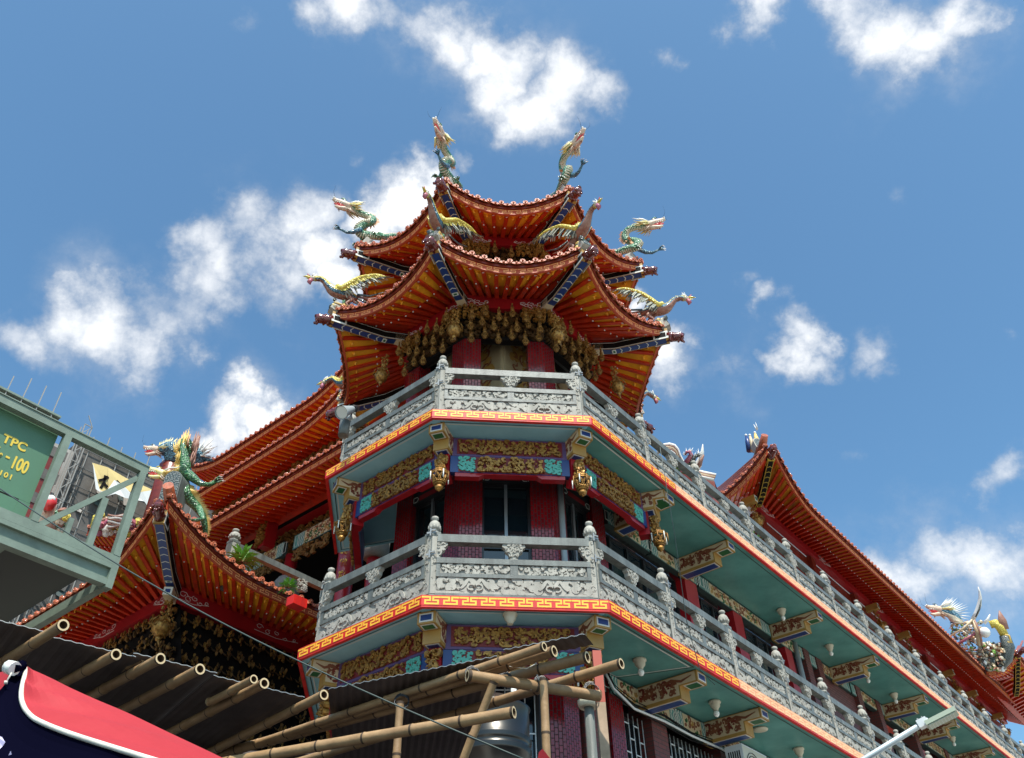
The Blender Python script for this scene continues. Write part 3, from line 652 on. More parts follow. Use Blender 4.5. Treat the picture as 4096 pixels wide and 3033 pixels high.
for x in (-.34,-.2,-.06,.08,.22,.36): m.tube([(x,1.83,4),(x,1.83,6.55)],.010,'bar_white',5)
for z in (4.6,5.2,5.8,6.4): m.box(-.36,.36,1.82,1.835,z,z+.018,'bar_white')
m.build('window_bars',tower)
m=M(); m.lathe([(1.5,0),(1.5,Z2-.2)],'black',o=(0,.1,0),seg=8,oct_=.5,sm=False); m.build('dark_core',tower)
# third storey: painted inner walls behind the openings
for az in (-135,-90,-45,180):
    m=M(FR[az]); m.box(-1.1,1.1,1.0,1.06,Z2,14.1,'mural_cream'); m.scrolls(-.8,.8,11.6,13.9,1.06,1.066,'ochre',az+5,.26,.11,1); m.scrolls(-.8,.8,11.6,13.9,1.068,1.072,'brown',az+9,.2,.03,1)
    m.box(-.9,.9,1.02,1.8,13.98,14.05,'black'); m.build('mural',tower)
    m=M(FR[az]); m.box(-.45,.45,1.62,1.72,13.35,14.1,'frame_dark'); m.ribbon([(-.44,13.50),(-.3,13.50),(-.25,13.38),(.25,13.38),(.3,13.50),(.44,13.50)],.018,1.72,1.726,'trim_white'); m.ribbon([(-.44,13.80),(-.3,13.80),(-.25,13.62),(.25,13.62),(.3,13.8),(.44,13.8)],.018,1.72,1.726,'blue'); m.build('painted_transom',tower)
m=M(FR[-90]); m.tube([(-.42,1.45,12.05),(.36,1.40,12.62)],.035,'frame_dark',6); m.build('lamp_tube',tower)
# lintel beams + carved wings + pendants under the two roofs
def cloud_line(m,x0,x1,y0,y1,d,seed,flip=1,mt='cloth_white'):
    rn=random.Random(seed); n=5
    for i in range(n):
        cx=x0+(x1-x0)*(i+.5)/n; r=(y1-y0)*(.5-.06*i if flip>0 else .5-.06*(n-1-i)); cy=(y0+y1)/2+(.15*(y1-y0))*(-1)**i
        m.ribbon([(cx+r*1.15*(1-.09*q)*math.cos(q*.95+i),cy+r*(1-.09*q)*.75*math.sin(q*.95+i)) for q in range(8)],.011,d,d+.004,mt)
    m.ribbon([(x0,y0),(x1 if flip>0 else x0,(y0+y1)/2)] if False else [(x0,y0+.01),((x0+x1)/2,y0+.0),(x1,(y0+y1)/2)] if flip>0 else [(x0,(y0+y1)/2),((x0+x1)/2,y0),(x1,y0+.01)],.010,d,d+.004,mt)
for (zb,zt,ap,pz,ring) in ((14.02,14.38,1.98,13.06,2.28),(16.19,16.5,1.79,15.72,1.95)):
    for az in (180,-135,-90,-45,0):
        A=ap*T8; m=M(frame(az)); m.prism([(-A,ap),(A,ap),(A-.16*T8,ap-.16),(-A+.16*T8,ap-.16)],zb,zt,'beam_red',ax='c')
        cloud_line(m,-A+.06,-A+.50,zb+.05,zt-.12,ap,az,1); cloud_line(m,A-.50,A-.06,zb+.05,zt-.12,ap,az+3,-1)
        m.build('red_lintel',tower)
    for az in (-135,-90,-45):
        A=ap*T8
        for s_ in (-1,1):
            m=M(frame(az)); x0,x1=(A*.38,A+.0) if s_>0 else (-A,-A*.38)
            m.box(x0,x1,ap-.02,ap+.03,zb-.36,zb-.02,'black'); m.carve(x0,x1,zb-.38,zb+.0,ap+.03,ap+.12,'gold',az+int(zb)+s_,.062,n=50); m.build('carved_wing_panel',tower)
        npd=(7,5)[zb>15]
        rows=((0,zb-.48,ap+.28,6),(1,zb-.66,ap+.18,7),(2,zb-.90,ap+.08,6)) if zb<15 else ((0,zb-.36,ap+.12,4),)
        for (j,z,b,n) in rows:
            for i in range(n):
                x=(i-(n-1)/2)*(A*1.9/n); put('pendant','carved_pendant',pendant_mesh,tower,fmat(frame(az),x,b,z+((i%2)*.12),TO)@Matrix.Diagonal((.72,.72,.9,1)))
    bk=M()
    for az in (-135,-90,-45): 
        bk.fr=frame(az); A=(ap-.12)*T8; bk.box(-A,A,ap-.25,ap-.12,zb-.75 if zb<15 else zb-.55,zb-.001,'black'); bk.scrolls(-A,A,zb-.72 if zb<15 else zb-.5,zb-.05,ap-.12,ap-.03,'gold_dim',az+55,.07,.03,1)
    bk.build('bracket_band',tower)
    for k,az in enumerate((-157.5,-112.5,-67.5,-22.5)):
        vf=frame(az); 
        if zb<15: put('lotus','lotus_pendant',lotus_mesh,tower,fmat(vf,0,2.56,13.05,TO)@Matrix.Diagonal((.85,.85,.95,1)))
        m=M(vf); r0=(ap-.1)/math.cos(PI/8); m.box(-.085,.085,r0,r0+.34,zb-.02,zb+.16,'cream'); m.box(-.08,.08,r0+.34,r0+.344,zb-.0,zb+.145,'trim_white'); m.box(-.045,.045,r0+.344,r0+.348,zb+.04,zb+.11,'blue'); m.scrolls(-.07,.07,0,0.001,0,0,'brown',1) if False else None
        if zb>15:
            m.carve(-.1,.1,zb-.42,zb-.03,r0+.12,r0+.32,'gold',k+3,.08,n=30)
            m.box(-.08,.08,r0-.1,r0+.13,zb-.5,zb-.021,'beam_red')
        m.build('carved_bracket',tower)
m=M(); m.lathe([(1.72,14.3),(1.72,16.4)],'beam_red',o=(0,.1,0),seg=8,oct_=.5,sm=False); m.build('upper_drum',tower)
# roofs
def oct_roof(th,rc,zc,apm,zm,wap,wz,uap,uz,tip_r,tip_z,faces,nr,pwr=2.0):
    for az in (180,135,-135,-90,-45,0,45,90):
        fr=frame(az); o,Tt,Nn=fr
        cx,cb=rc*math.sin(PI/8),rc*math.cos(PI/8)
        def E(t,o=o,Tt=Tt,Nn=Nn): x=2*t-1; k=abs(x)**pwr; return o+Tt*(cx*x)+Nn*(apm+(cb-apm)*k)+Z*(zm+(zc-zm)*k)
        def I(t,o=o,Tt=Tt,Nn=Nn): x=2*t-1; return o+Tt*(wap*T8*x)+Nn*wap+Z*(wz-.02+.1*abs(x)**2)
        def U(t,o=o,Tt=Tt,Nn=Nn): x=2*t-1; return o+Tt*(uap*T8*x)+Nn*uap+Z*uz
        eave(th,E,I,nr,U,marks=(az in (-135,-90,-45)),singles=az in faces,studs=az in (180,-135,-90,-45,0))
    for az in range(-158,202,45):
        a_=az+.5; h=Vector((math.cos(R(a_)),math.sin(R(a_)),0)); W0=C0+h*(wap/math.cos(PI/8)-.02)+Z*(wz-.30); E0=C0+h*(rc+.05)+Z*(zc-.17); tp=C0+h*tip_r+Z*tip_z
        hip_beam(th,W0,E0,tp)
        # hip ridge on top
        g=M(); U0=C0+h*(uap/math.cos(PI/8))+Z*(uz+.1); Ee=C0+h*(rc+.02)+Z*(zc+.33); g.tube([U0,U0.lerp(Ee,.5)-Z*.16,Ee-h*.3-Z*.02,Ee],[.12,.12,.11,.09],'roof_tile',8,world=True); g.build('hip_ridge',th)
oct_roof(tower,3.65,14.09,3.17,13.72,1.98,14.36,1.62,15.25,4.03,13.90,(-135,-90,-45,180),11)
oct_roof(tower,3.38,16.22,2.93,15.80,1.79,16.50,.18,18.3,3.75,16.05,(-135,-90,-45),9)
# balustrades of the tower
ins=.23; 
for Zt in (Z1,Z2):
    app=3.1-ins; A=app*T8
    for k,az in enumerate((-157.5,-112.5,-67.5)):
        post(tower,frame(az),0,app/math.cos(PI/8)-.07,Zt,True,True,TO)
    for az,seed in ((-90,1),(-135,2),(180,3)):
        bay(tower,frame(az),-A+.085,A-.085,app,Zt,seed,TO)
# ceiling lamps
def lamp_mesh():
    m=M(); m.lathe([(.10,0),(.105,-.03),(.085,-.04),(.08,-.09),(.045,-.13),(.04,-.16)],'lamp_body',seg=14); return m
def bulb_mesh():
    m=M(); m.lathe([(.03,0),(.048,-.03),(.05,-.06),(.03,-.095),(.005,-.105)],'bulb',seg=12); return m
def ceiling_lamp(loc,label,bulb=True):
    t=thing('ceiling_lamp',label,'ceiling lamp',loc,'ceiling lamps under the balconies')
    put('lampb','lamp_base',lamp_mesh,t,IDM)
    if bulb: put('bulb','bulb',bulb_mesh,t,Matrix.Translation((0,0,-.155)))
ceiling_lamp((-.07,-2.82,Z1-.151),'cream ceiling lamp without a bulb under the front edge of the lower tower balcony',False)
lp=aty(2348,2725,-2.35); m=M(); m.tube([lp-Z*.36,Vector((lp.x,lp.y,0))],.065,'stone_dark',12,world=True); m.lathe([(.13,-.36),(.15,-.31),(.15,-.27),(.10,-.24)],'lamp_body',o=tuple(lp),seg=14); tag(m.build('round_column',None,tuple(lp)),'grey round column with a flared cap standing below the gilded openwork lantern','column')
put('lantern','carved_lantern',lantern_mesh,tower,Matrix.Translation(lp-TO+Z*.0)@Matrix.Diagonal((1.15,1.15,.95,1)))
# downpipe on the tower
m=M(); m.tube([(.93,-1.62,Z1),(.93,-1.62,Z2-.2)],.055,'pipe_grey',10); tag(m.build('drainpipe',None,(.93,-1.62,Z1)),'grey vertical drainpipe beside the right tiled pillar of the tower','drainpipe')
# ================= LONG WING on the right =================
FW=frame(-45); FH_=frame(-135); To,Tw,Nw=FW; _,Th,Nh=FH_
wing=thing('long_wing','long receding temple wing with two teal-ceilinged balconies, grey balustrades and a flared orange roof','building',tuple(C0+Tw*9),None); WO=C0+Tw*9
def wmat(a,b,c): return fmat(FW,a,b,c,WO)
S0,S1_=3.1*T8,34.0
for Zt,brs in ((Z1,(3.5,5.9,9.2,12.4,15.8,19,22,25)),(Z2,(1.29,3.5,7.44,10.6,13.88,16.3,19.4,22.4,25.4,28.4,31.4))):
    m=M(FW); 
    if Zt==Z1: fascia(m,S0,2.35,3.1,Zt,'fascia_red','fascia_yellow',.262); fascia(m,2.355,S1_,3.1,Zt,'faded_ground','faded_line',.262)
    else: fascia(m,S0,S1_,3.1,Zt,'faded_ground','faded_line',.262)
    z=Zt-.15; m.face([(S0-.8,1.7,z+.004),(S1_,1.7,z+.004),(S1_,3.04,z+.004),(S0-.05,3.04,z+.004)],'teal'); m.face([(S0,1.2,Zt-.003),(S1_,1.2,Zt-.003),(S1_,3.0,Zt-.003),(S0,3.0,Zt-.003)],'stone_dark')
    for b_ in (1.82,2.93):
        m.face([(S0,b_,z-.001),(S1_,b_,z-.001),(S1_,b_+.02,z-.001),(S0,b_+.02,z-.001)],'trim_dark')
    m.build('balcony_floor',wing)
    for s in (brs if Zt==Z2 else (1.37,3.43,7.4,10.6,13.9)):
        put('br_w','bracket_beam',bracket_mesh(1.15,.28),wing,wmat(s,1.80,Zt-.155))
    k=0; s=.77+2.0*1
    posts=[ .77+2.0*i for i in range(17)]
    for i,s in enumerate(posts): post(wing,FW,s,3.1-.23-.02,Zt,False,i%2==0,WO)
    if Zt: bay(wing,FW,-1.10,.67,2.87,Zt,1,WO) if False else None
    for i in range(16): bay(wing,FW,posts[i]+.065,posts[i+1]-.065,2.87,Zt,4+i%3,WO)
    bay(tower,FW,-1.16,.70,2.87,Zt,2,TO)
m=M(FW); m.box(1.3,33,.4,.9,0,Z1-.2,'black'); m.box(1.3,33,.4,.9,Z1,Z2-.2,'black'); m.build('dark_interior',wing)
# storey walls
for (a0,a1) in ((3.55,4.02),(5.5,5.9),(7.9,8.25)): m=M(FW); m.box(a0,a1,1.5,1.82,Z1,Z2-.16,'red'); m.build('red_pier',wing)
for a in (8.9,9.6,11.9,13.2,15.8,18.4): m=M(FW); m.box(a,a+.3,1.45,1.86,Z1,Z2-.16,'brick_brown'); m.build('brick_pier',wing)
m=M(FW); m.box(9.9,11.9,1.45,1.75,Z1,Z2-.16,'brick_brown'); m.build('brick_wall',wing)
m=M(FW); m.box(14.5,34,1.45,1.74,Z1,Z1+1.2,'brick_brown'); m.build('brick_wall',wing)
for (a0,a1) in ((1.55,2.0),(-.3,.1),(3.75,4.1),(5.6,5.9),(7.9,8.3),(10.2,10.5)): m=M(FW); m.box(a0,a1,1.45,1.86,0,Z1-.16,'brick_brown'); m.build('brick_pier',wing)
m=M(FW); m.box(.1,10.2,1.46,1.78,0,4.6,'brick_brown'); m.build('brick_wall',wing)
def wwin(a0,a1,z0,z1,nx,bars,rows):
    f=M(FW); n=nx
    for i in range(n+1): x=a0+(a1-a0)*i/n; f.box(x-.025,x+.025,1.55,1.62,z0,z1,'frame_dark')
    for z in (z0,z1-.05): f.box(a0,a1,1.552,1.618,z,z+.05,'frame_dark')
    fo=f.build('window',wing); g_=M(FW); g_.face([(a0,1.58,z0),(a1,1.58,z0),(a1,1.58,z1),(a0,1.58,z1)],'glass'); g_.build('pane',fo)
    if bars:
        b=M(FW); nb=int((a1-a0)/.13)
        for i in range(nb+1): x=a0+.03+(a1-a0-.06)*i/nb; b.tube([(x,1.72,z0),(x,1.72,z1)],.009,'bar_white',5)
        rn=random.Random(int(a0*10))
        for i in range(nb):
            x=a0+.03+(a1-a0-.06)*i/nb; x2=a0+.03+(a1-a0-.06)*(i+1)/nb
            zz=z0+.1+(i%2)*.22
            while zz<z1-.05: b.box(x,x2,1.713,1.727,zz,zz+.016,'bar_white'); zz+=.44
        b.build('window_bars',fo)
wwin(-1.0,-.33,3.9,6.62,2,0,0); wwin(.13,1.52,4.6,6.62,3,1,0); wwin(2.03,3.72,4.6,6.62,3,1,0); wwin(4.13,5.57,4.6,6.62,3,1,0); wwin(5.93,7.87,4.6,6.62,3,1,0)
wwin(.7,3.52,Z1,9.97,5,0,0); wwin(4.05,5.47,Z1,9.97,3,0,0); wwin(5.93,7.87,Z1,9.97,4,0,0); wwin(14.5,33.5,Z1+1.2,9.8,24,0,0)
def painted_beam(m,a0,a1,z0,z1,b,seed,main='cream',orn='brown'):
    m.box(a0,a1,b-.12,b,z0,z1,'trim_dark'); m.box(a0+.02,a1-.02,b,b+.004,z0+.02,z1-.02,'teal'); L=a1-a0; e=min(.45,L*.22); h=z1-z0
    m.box(a0+e,a1-e,b+.004,b+.008,z0+.03,z1-.03,main); m.scrolls(a0+e+.04,a1-e-.04,z0+.035,z1-.035,b+.008,b+.013,orn,seed,.07,.025,1,mlist=[orn,'green_dk',orn,'ochre'])
    for q,s_ in ((a0+e,-1),(a1-e,1)):
        for k in range(3):
            x=q+s_*(.03+.075*k); m.ribbon([(x,z0+.02),(x+s_*.05,z0+h*.3),(x,z0+h*.5),(x+s_*.05,z0+h*.72),(x+s_*.01,z1-.02)],.02,b+.008,b+.012,'trim_white')
        x=q+s_*.32; m.ribbon([(x-.06,z0+.06),(x+.06,z0+.06),(x+.06,z1-.06),(x-.06,z1-.06),(x-.06,z0+.06)],.015,b+.008,b+.012,'trim_white')
m=M(FW); ed=[.9,2.35,3.5,4.1,7.3,9.2,11.6,13.9,16.3,19.4,22.4,25.4]
for i in range(len(ed)-1):
    painted_beam(m,ed[i]+.03,ed[i+1]-.03,9.98,10.29,1.82+.0,i)
for i,(a0,a1) in enumerate(((.42,1.45),(1.55,2.3),(2.32,3.4),(3.5,5.4),(5.6,7.4),(7.5,10))): painted_beam(m,a0,a1,6.72,7.03,1.87,i+30)
m.build('painted_beam',wing)
# hanging cable bundle along the lower wall
m=M(FW); pts=[(.2,1.95,6.95),(.35,1.98,6.72),(.9,1.97,6.60),(1.8,1.96,6.64),(2.6,1.96,6.60),(3.6,1.96,6.66),(5,1.96,6.6),(7,1.96,6.66)]
for dz,r in ((0,.022),(.05,.012),(-.05,.01),(.08,.008)): m.tube([(a,b+dz*.3,c+dz+.02*math.sin(i*2+dz*40)) for i,(a,b,c) in enumerate(pts)],r,'bar_white' if dz==0 else 'black',5)
tag(m.build('cable_bundle',None,tuple(C0+Tw*2+Nw*1.95+Z*6.6)),'pale cable bundle running along the wing wall above the barred windows','cable')
m=M(FW); m.tube([(8.45,1.86,Z1),(8.45,1.86,Z2-.2)],.06,'pipe_grey',10); tag(m.build('drainpipe',None,tuple(C0+Tw*8.45+Nw*1.86)),'grey drainpipe between the brick piers of the wing under its upper balcony','drainpipe')
# third storey wall and roof of the wing
m=M(FW); m.box(10.6,34,.5,.8,Z2,15.3,'maroon')
for i in range(7): painted_beam(m,10.9+i*3.3,13.9+i*3.3,13.2,13.75,.81,i+60,'brown','gold_old')
for i in range(7): m.box(10.7+i*3.3,11.0+i*3.3,.8,.95,Z2,15.3,'maroon')
m.build('upper_wall',wing)
m=M(FW); m.box(10.5,34,.80,1.0,15.35,15.75,'beam_red')
for a in (10.7,14.6,19,24): cloud_line(m,a,a+.9,15.40,15.62,1.0,int(a),1)
m.build('red_lintel',wing)
WE=(9.15,2.2); 
def Er(t):
    s=WE[0]+25.3*t; d=s-WE[0]; k=max(0,1-d/2.6)**2.2; return C0+Tw*s+Nw*(WE[1]+.12*k)+Z*(14.93+.95*k)
def Ir(t): s=10.55+23.9*t; return C0+Tw*s+Nw*.98+Z*(15.62+.12*max(0,1-(s-10.5)/2)**2)
def Ur(t): s=12.2+22*t; return C0+Tw*s+Nw*(-1.5)+Z*17.4
eave(wing,Er,Ir,108,Ur,studs=False)
def El(t):
    d=8*t; k=max(0,1-d/2.6)**2.2; return C0+Tw*(WE[0]-.12*k)+Nw*(WE[1]-d)+Z*(14.93+.95*k)
def Il(t): return C0+Tw*10.5+Nw*(.98-5.6*t)+Z*15.62
def Ul(t): return C0+Tw*12.2+Nw*(-1.5-3*t)+Z*17.4
eave(wing,El,Il,34,Ul,singles=False,studs=False)
cw=C0+Tw*WE[0]+Nw*WE[1]; hw=(Nw-Tw).normalized(); hip_beam(wing,C0+Tw*10.5+Nw*1.0+Z*15.35,cw+Z*15.72,cw+hw*.42+Z*15.85,gold=True)
m=M(); m.tube([C0+Tw*12.2-Nw*1.5+Z*17.5,cw-hw*1.6+Z*16.35,cw-hw*.3+Z*16.45,cw+Z*16.6],[.15,.14,.13,.1],'roof_tile',8,world=True); m.build('hip_ridge',wing)
for i,s in enumerate((9.9,18.7,21.6,26.2,29,32.4)):
    m=M(FW); b0=1.0; m.box(s-.09,s+.09,b0-.2,b0+.22,15.15,15.36,'ochre'); m.box(s-.08,s+.08,b0+.22,b0+.225,15.16,15.35,'trim_white'); m.box(s-.05,s+.05,b0+.225,b0+.23,15.20,15.31,'green_dk'); m.scrolls(s-.1,s+.1,0,0,0,0,'brown',1) if False else None
    m.build('beam_end',wing)
    put('lant_w','carved_pendant',lotus_mesh,wing,fmat(FW,s,b0+.12,14.62,WO))
# soffit lamps
for i,(a,b) in enumerate(((6.79,2.37),(9.24,2.37),(11.4,2.37),(13.2,2.37),(17.6,2.37))):
    ceiling_lamp(tuple(C0+Tw*a+Nw*b+Z*(Z2-.15)),'cream lamp with round bulb under the upper wing balcony, '+('first after the second bracket beam','second after the second bracket beam','third after the second bracket beam','just before the fourth bracket beam','farthest one')[i])
for i,(a,b) in enumerate(((.34,2.5),(2.57,2.5),(5.66,2.5))):
    ceiling_lamp(tuple(C0+Tw*a+Nw*b+Z*(Z1-.15)),'cream lamp with bulb under the lower wing balcony, '+('nearest the bamboo pole ends','between the two nearest bracket beams','beyond the round vent')[i])
# round vent + air conditioner
m=M(); c=C0+Tw*4.25+Nw*2.45+Z*(Z1-.152); m.lathe([(.14,0),(.14,-.02),(.09,-.035),(.02,-.035)],'lamp_body',o=tuple(c),seg=18); tag(m.build('round_vent',None,tuple(c)),'flat round ceiling vent under the lower wing balcony','vent')
ac=thing('air_conditioner','white outdoor air conditioner unit hung under the lower wing balcony','air conditioner',tuple(C0+Tw*3.9+Nw*2.3+Z*6.1))
m=M(FW); m.box(3.45,4.35,2.1,2.42,5.95,6.6,'bar_white'); m.box(3.46,4.34,2.42,2.425,5.97,6.58,'lamp_body'); m.box(3.4499,3.4501,0,0,0,0,'black') if False else None
for i in range(6): m.box(3.445,3.4495,2.15+.04*i,2.17+.04*i,6.0,6.5,'black')
m.build('casing',ac)
m=M(FW); 
for r in (.24,.19,.14,.09,.04): m.tube([(3.78+r*math.cos(q*PI/10),2.43,6.27+r*math.sin(q*PI/10)) for q in range(21)],.007,'frame_dark',4,cap=False)
m.build('fan_grille',ac)
# ================= MAIN HALL (three eaves) on the left behind =================
hall=thing('main_hall','main temple hall with three stacked orange eaves receding behind the tower','building',tuple(C0+Th*-9)); HO=C0+Th*-9
def tier(aL,aR,N,z,zi,upin,rise,nr,off=1.15,singles=True,upL=0):
    def E(t): a=aL+(aR-aL)*t; k=max(0,(a-(aR-2.6))/2.6)**2.2; k2=max(0,((aL+2.2)-a)/2.2)**2; return C0+Th*a+Nh*N+Z*(z+rise*k+upL*k2)
    def I(t): a=aL+(aR-aL)*t; return C0+Th*min(a,aR-1.4)+Nh*(N-off)+Z*(z+.30)
    def U(t): a=aL+(aR-aL)*t; return C0+Th*a+Nh*(N-upin)+Z*(z+upin*.5+.5)
    eave(hall,E,I,nr,U,singles=singles,studs=False,keep=None)
tier(-14.8,-6.2,-1.15,18.5,0,3.5,1.0,36,upL=.5); tier(-13.2,-5.6,-.55,16.68,0,2.2,.9,33); tier(-13.2,-4.4,.15,14.25,0,2.0,0,38)
m=M(FH_); m.box(-13,-4.6,-1.75,-1.45,14.62,14.95,'beam_red'); m.box(-13,-5.9,-2.4,-2.1,16.9,17.4,'beam_red'); m.box(-14.8,-6.5,-2.9,-2.62,18.7,19.2,'beam_red')
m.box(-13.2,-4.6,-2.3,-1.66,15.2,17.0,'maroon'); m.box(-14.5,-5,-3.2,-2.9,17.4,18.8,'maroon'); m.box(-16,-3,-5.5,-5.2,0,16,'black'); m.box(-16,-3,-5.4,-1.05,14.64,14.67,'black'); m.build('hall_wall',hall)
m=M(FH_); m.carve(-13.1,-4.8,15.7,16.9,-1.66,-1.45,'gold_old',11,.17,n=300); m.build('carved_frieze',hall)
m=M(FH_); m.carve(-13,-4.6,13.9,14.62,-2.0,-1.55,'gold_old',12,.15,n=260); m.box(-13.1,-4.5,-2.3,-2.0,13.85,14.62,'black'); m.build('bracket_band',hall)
m=M(FH_)
for i,(a0,a1) in enumerate(((-12.2,-9.9),(-9.8,-8.55),(-8.15,-5.2))): painted_beam(m,a0,a1,13.40,13.84,-1.2,i+80,'cream','brown')
m.build('painted_beam',hall)
m=M(FH_); m.carve(-8.1,-6.6,13.0,13.38,-1.25,-1.15,'gold_old',13,.12); m.build('carved_spandrel',hall)
m=M(FH_); m.carve(-9.8,-8.6,13.1,13.38,-1.25,-1.15,'gold_old',14,.12); m.build('carved_spandrel',hall)
for a in (-8.33,-5.0,-12.4):
    m=M(FH_); m.lathe([(.17,9),(.17,13.36)],'red',o=(a,-1.35,0),seg=16); m.build('column',hall)
    m=M(FH_); m.lathe([(.24,12.0),(.34,12.1),(.34,12.55),(.26,12.68),(.2,12.7)],'stone_bed',o=(a,-1.35,0),seg=18); m.build('column_drum',hall)
for (a,b,z) in ((-9.1,-1.55,17.0),(-13.0,-1.55,17.0),(-9.2,-.9,14.7)):
    m=M(FH_); m.box(a-.1,a+.1,b-.3,b+.25,z-.02,z+.17,'cream'); m.box(a-.09,a+.09,b+.25,b+.255,z-.01,z+.16,'trim_white'); m.box(a-.05,a+.05,b+.255,b+.26,z+.03,z+.12,'brown'); m.box(a-.12,a+.12,b-.35,b+.0,z-.9,z-.021,'beam_red'); m.carve(a-.22,a+.12,z-.9,z-.1,b+.0,b+.15,'gold',int(-a),.1,n=25); m.build('beam_end',hall)
# column with gilded couplet
cc=thing('couplet_column','round red column with gold Chinese characters behind the lower balcony','column',tuple(atd(1385,2290,19.6)-Z*1.5)); cp=atd(1380,2290,19.6)
m=M(); m.lathe([(.19,-3),(.19,1.6)],'red',o=tuple(cp),seg=20); m.build('shaft',cc)
def text_mesh(name,txt,size,mt,parent,loc,xd,nd_,depth=.004,track=1.0,xs=1.0):
    cu=bpy.data.curves.new(name,'FONT'); cu.body=txt; cu.size=size; cu.extrude=depth; cu.align_x='CENTER'; cu.align_y='CENTER'; cu.space_character=track; cu.offset=size*.028
    ob=bpy.data.objects.new(name,cu); COL.objects.link(ob); bpy.context.view_layer.update(); dg=bpy.context.evaluated_depsgraph_get(); me=bpy.data.meshes.new_from_object(ob.evaluated_get(dg)); bpy.data.objects.remove(ob)
    me.materials.clear(); me.materials.append(MAT[mt]); o=bpy.data.objects.new(name,me); COL.objects.link(o); o.parent=parent
    x=Vector(xd).normalized(); n=Vector(nd_); n=(n-x*n.dot(x)).normalized(); y=n.cross(x); m4=Matrix((x*xs,y,n)).transposed().to_4x4(); m4.translation=Vector(loc)-(WL[parent.name] if parent else Vector()); o.matrix_local=m4; return o
tocam=Vector((CAM.x-cp.x,CAM.y-cp.y,0)).normalized(); rt=Z.cross(tocam)
tn=(tocam-rt*.35).normalized(); 
for i,ch in enumerate('殿堂應'): text_mesh('character',ch,.17,'fascia_yellow',cc,cp+tn*.195+Z*(.42-.29*i),Z.cross(tn),tn)
# ================= FRONT PAVILION (left) =================
T0=Vector((-6.444,.653,10.953)); PE=T0-Nh*.25-Nw*.25
pav=thing('front_pavilion','lower temple pavilion at the left with an upswept corner pointing at the viewer','pavilion',tuple(PE*1.0-Z*PE.z))
def PEl(t): d=10.5*t; k=max(0,1-d/2.5)**2; return PE-Th*d+Nh*(.10*k)+Z*(9.83-PE.z-.035*d*.0+.95*k)
def PIl(t): return PE-Nh*1.45-Nw*1.45-Th*(9.0*t)+Z*(10.33-PE.z+.15*max(0,1-t*6)**2)
def PUl(t): return PE-Nh*3.2-Nw*3.2-Th*(6*t)+Z*(12.2-PE.z)
def PEr(t): d=6.3*t; k=max(0,1-d/2.7)**2; return PE+Tw*d+Nw*(.10*k)+Z*(10.12-PE.z+.80*k)
def PIr(t): return PE-Nh*1.45-Nw*1.45+Tw*(5.0*t)+Z*(10.38-PE.z+.12*max(0,1-t*5)**2)
def PUr(t): return PE-Nh*3.2-Nw*3.2+Tw*(3.2*t)+Z*(12.2-PE.z)
eave(pav,PEl,PIl,44,PUl,studs=True); eave(pav,PEr,PIr,26,PUr,studs=True)
hp=(Nh+Nw).normalized(); W0=PE-Nh*1.45-Nw*1.45; hip_beam(pav,W0+Z*(10.12-PE.z),PE+Z*(10.62-PE.z),PE+hp*.35+Z*(10.82-PE.z),wd=.19,ht=.24)
m=M(); m.tube([W0+Z*(11.9-W0.z),PE-hp*1.5+Z*(11.2-PE.z),PE-hp*.3+Z*(11.3-PE.z),PE+hp*.1+Z*(11.42-PE.z)],[.15,.14,.13,.11],'roof_tile',8,world=True); m.build('hip_ridge',pav)
fl=(W0-Z*W0.z,Th,Nh); fr2=(W0-Z*W0.z,Tw,Nw)
m=M(fl); m.box(-9.5,0,-.2,.02,10.02,10.36,'beam_red'); cloud_line(m,-.75,-.1,10.10,10.30,.02,5,-1); cloud_line(m,-3.1,-2.2,10.08,10.28,.02,7,-1); cloud_line(m,-4.6,-3.8,10.08,10.28,.02,7,1); m.fr=fr2
m.box(0.021,6,-.2,.02,10.02,10.40,'beam_red'); cloud_line(m,.1,.8,10.12,10.32,.02,9,1); cloud_line(m,2.0,3.2,10.12,10.30,.02,4,1); m.build('red_lintel',pav)
# deep carved bracket field below the lintels
def dougong(name,fr_,a0,a1,z0,z1,seed,sg):
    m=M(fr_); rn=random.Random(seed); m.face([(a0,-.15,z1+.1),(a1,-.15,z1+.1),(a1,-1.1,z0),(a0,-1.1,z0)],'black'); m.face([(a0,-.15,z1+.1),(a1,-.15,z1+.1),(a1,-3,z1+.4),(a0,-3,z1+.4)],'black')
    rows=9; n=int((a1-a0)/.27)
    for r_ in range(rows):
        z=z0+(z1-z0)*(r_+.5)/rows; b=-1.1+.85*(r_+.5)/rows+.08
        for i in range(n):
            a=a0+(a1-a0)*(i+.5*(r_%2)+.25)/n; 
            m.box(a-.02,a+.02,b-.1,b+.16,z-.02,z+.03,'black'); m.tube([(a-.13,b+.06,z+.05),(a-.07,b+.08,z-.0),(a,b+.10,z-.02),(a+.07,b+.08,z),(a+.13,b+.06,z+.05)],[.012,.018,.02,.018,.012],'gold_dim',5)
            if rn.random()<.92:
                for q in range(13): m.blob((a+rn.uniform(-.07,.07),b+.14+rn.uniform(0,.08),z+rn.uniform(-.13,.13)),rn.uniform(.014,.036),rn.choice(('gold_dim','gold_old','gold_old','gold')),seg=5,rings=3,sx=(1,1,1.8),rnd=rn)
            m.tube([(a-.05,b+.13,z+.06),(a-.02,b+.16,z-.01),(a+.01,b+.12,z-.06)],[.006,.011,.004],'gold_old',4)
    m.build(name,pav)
dougong('bracket_field',fl,-9.2,0,6.9,10.0,3,1); dougong('bracket_field',fr2,0,6.2,6.9,10.0,5,1)
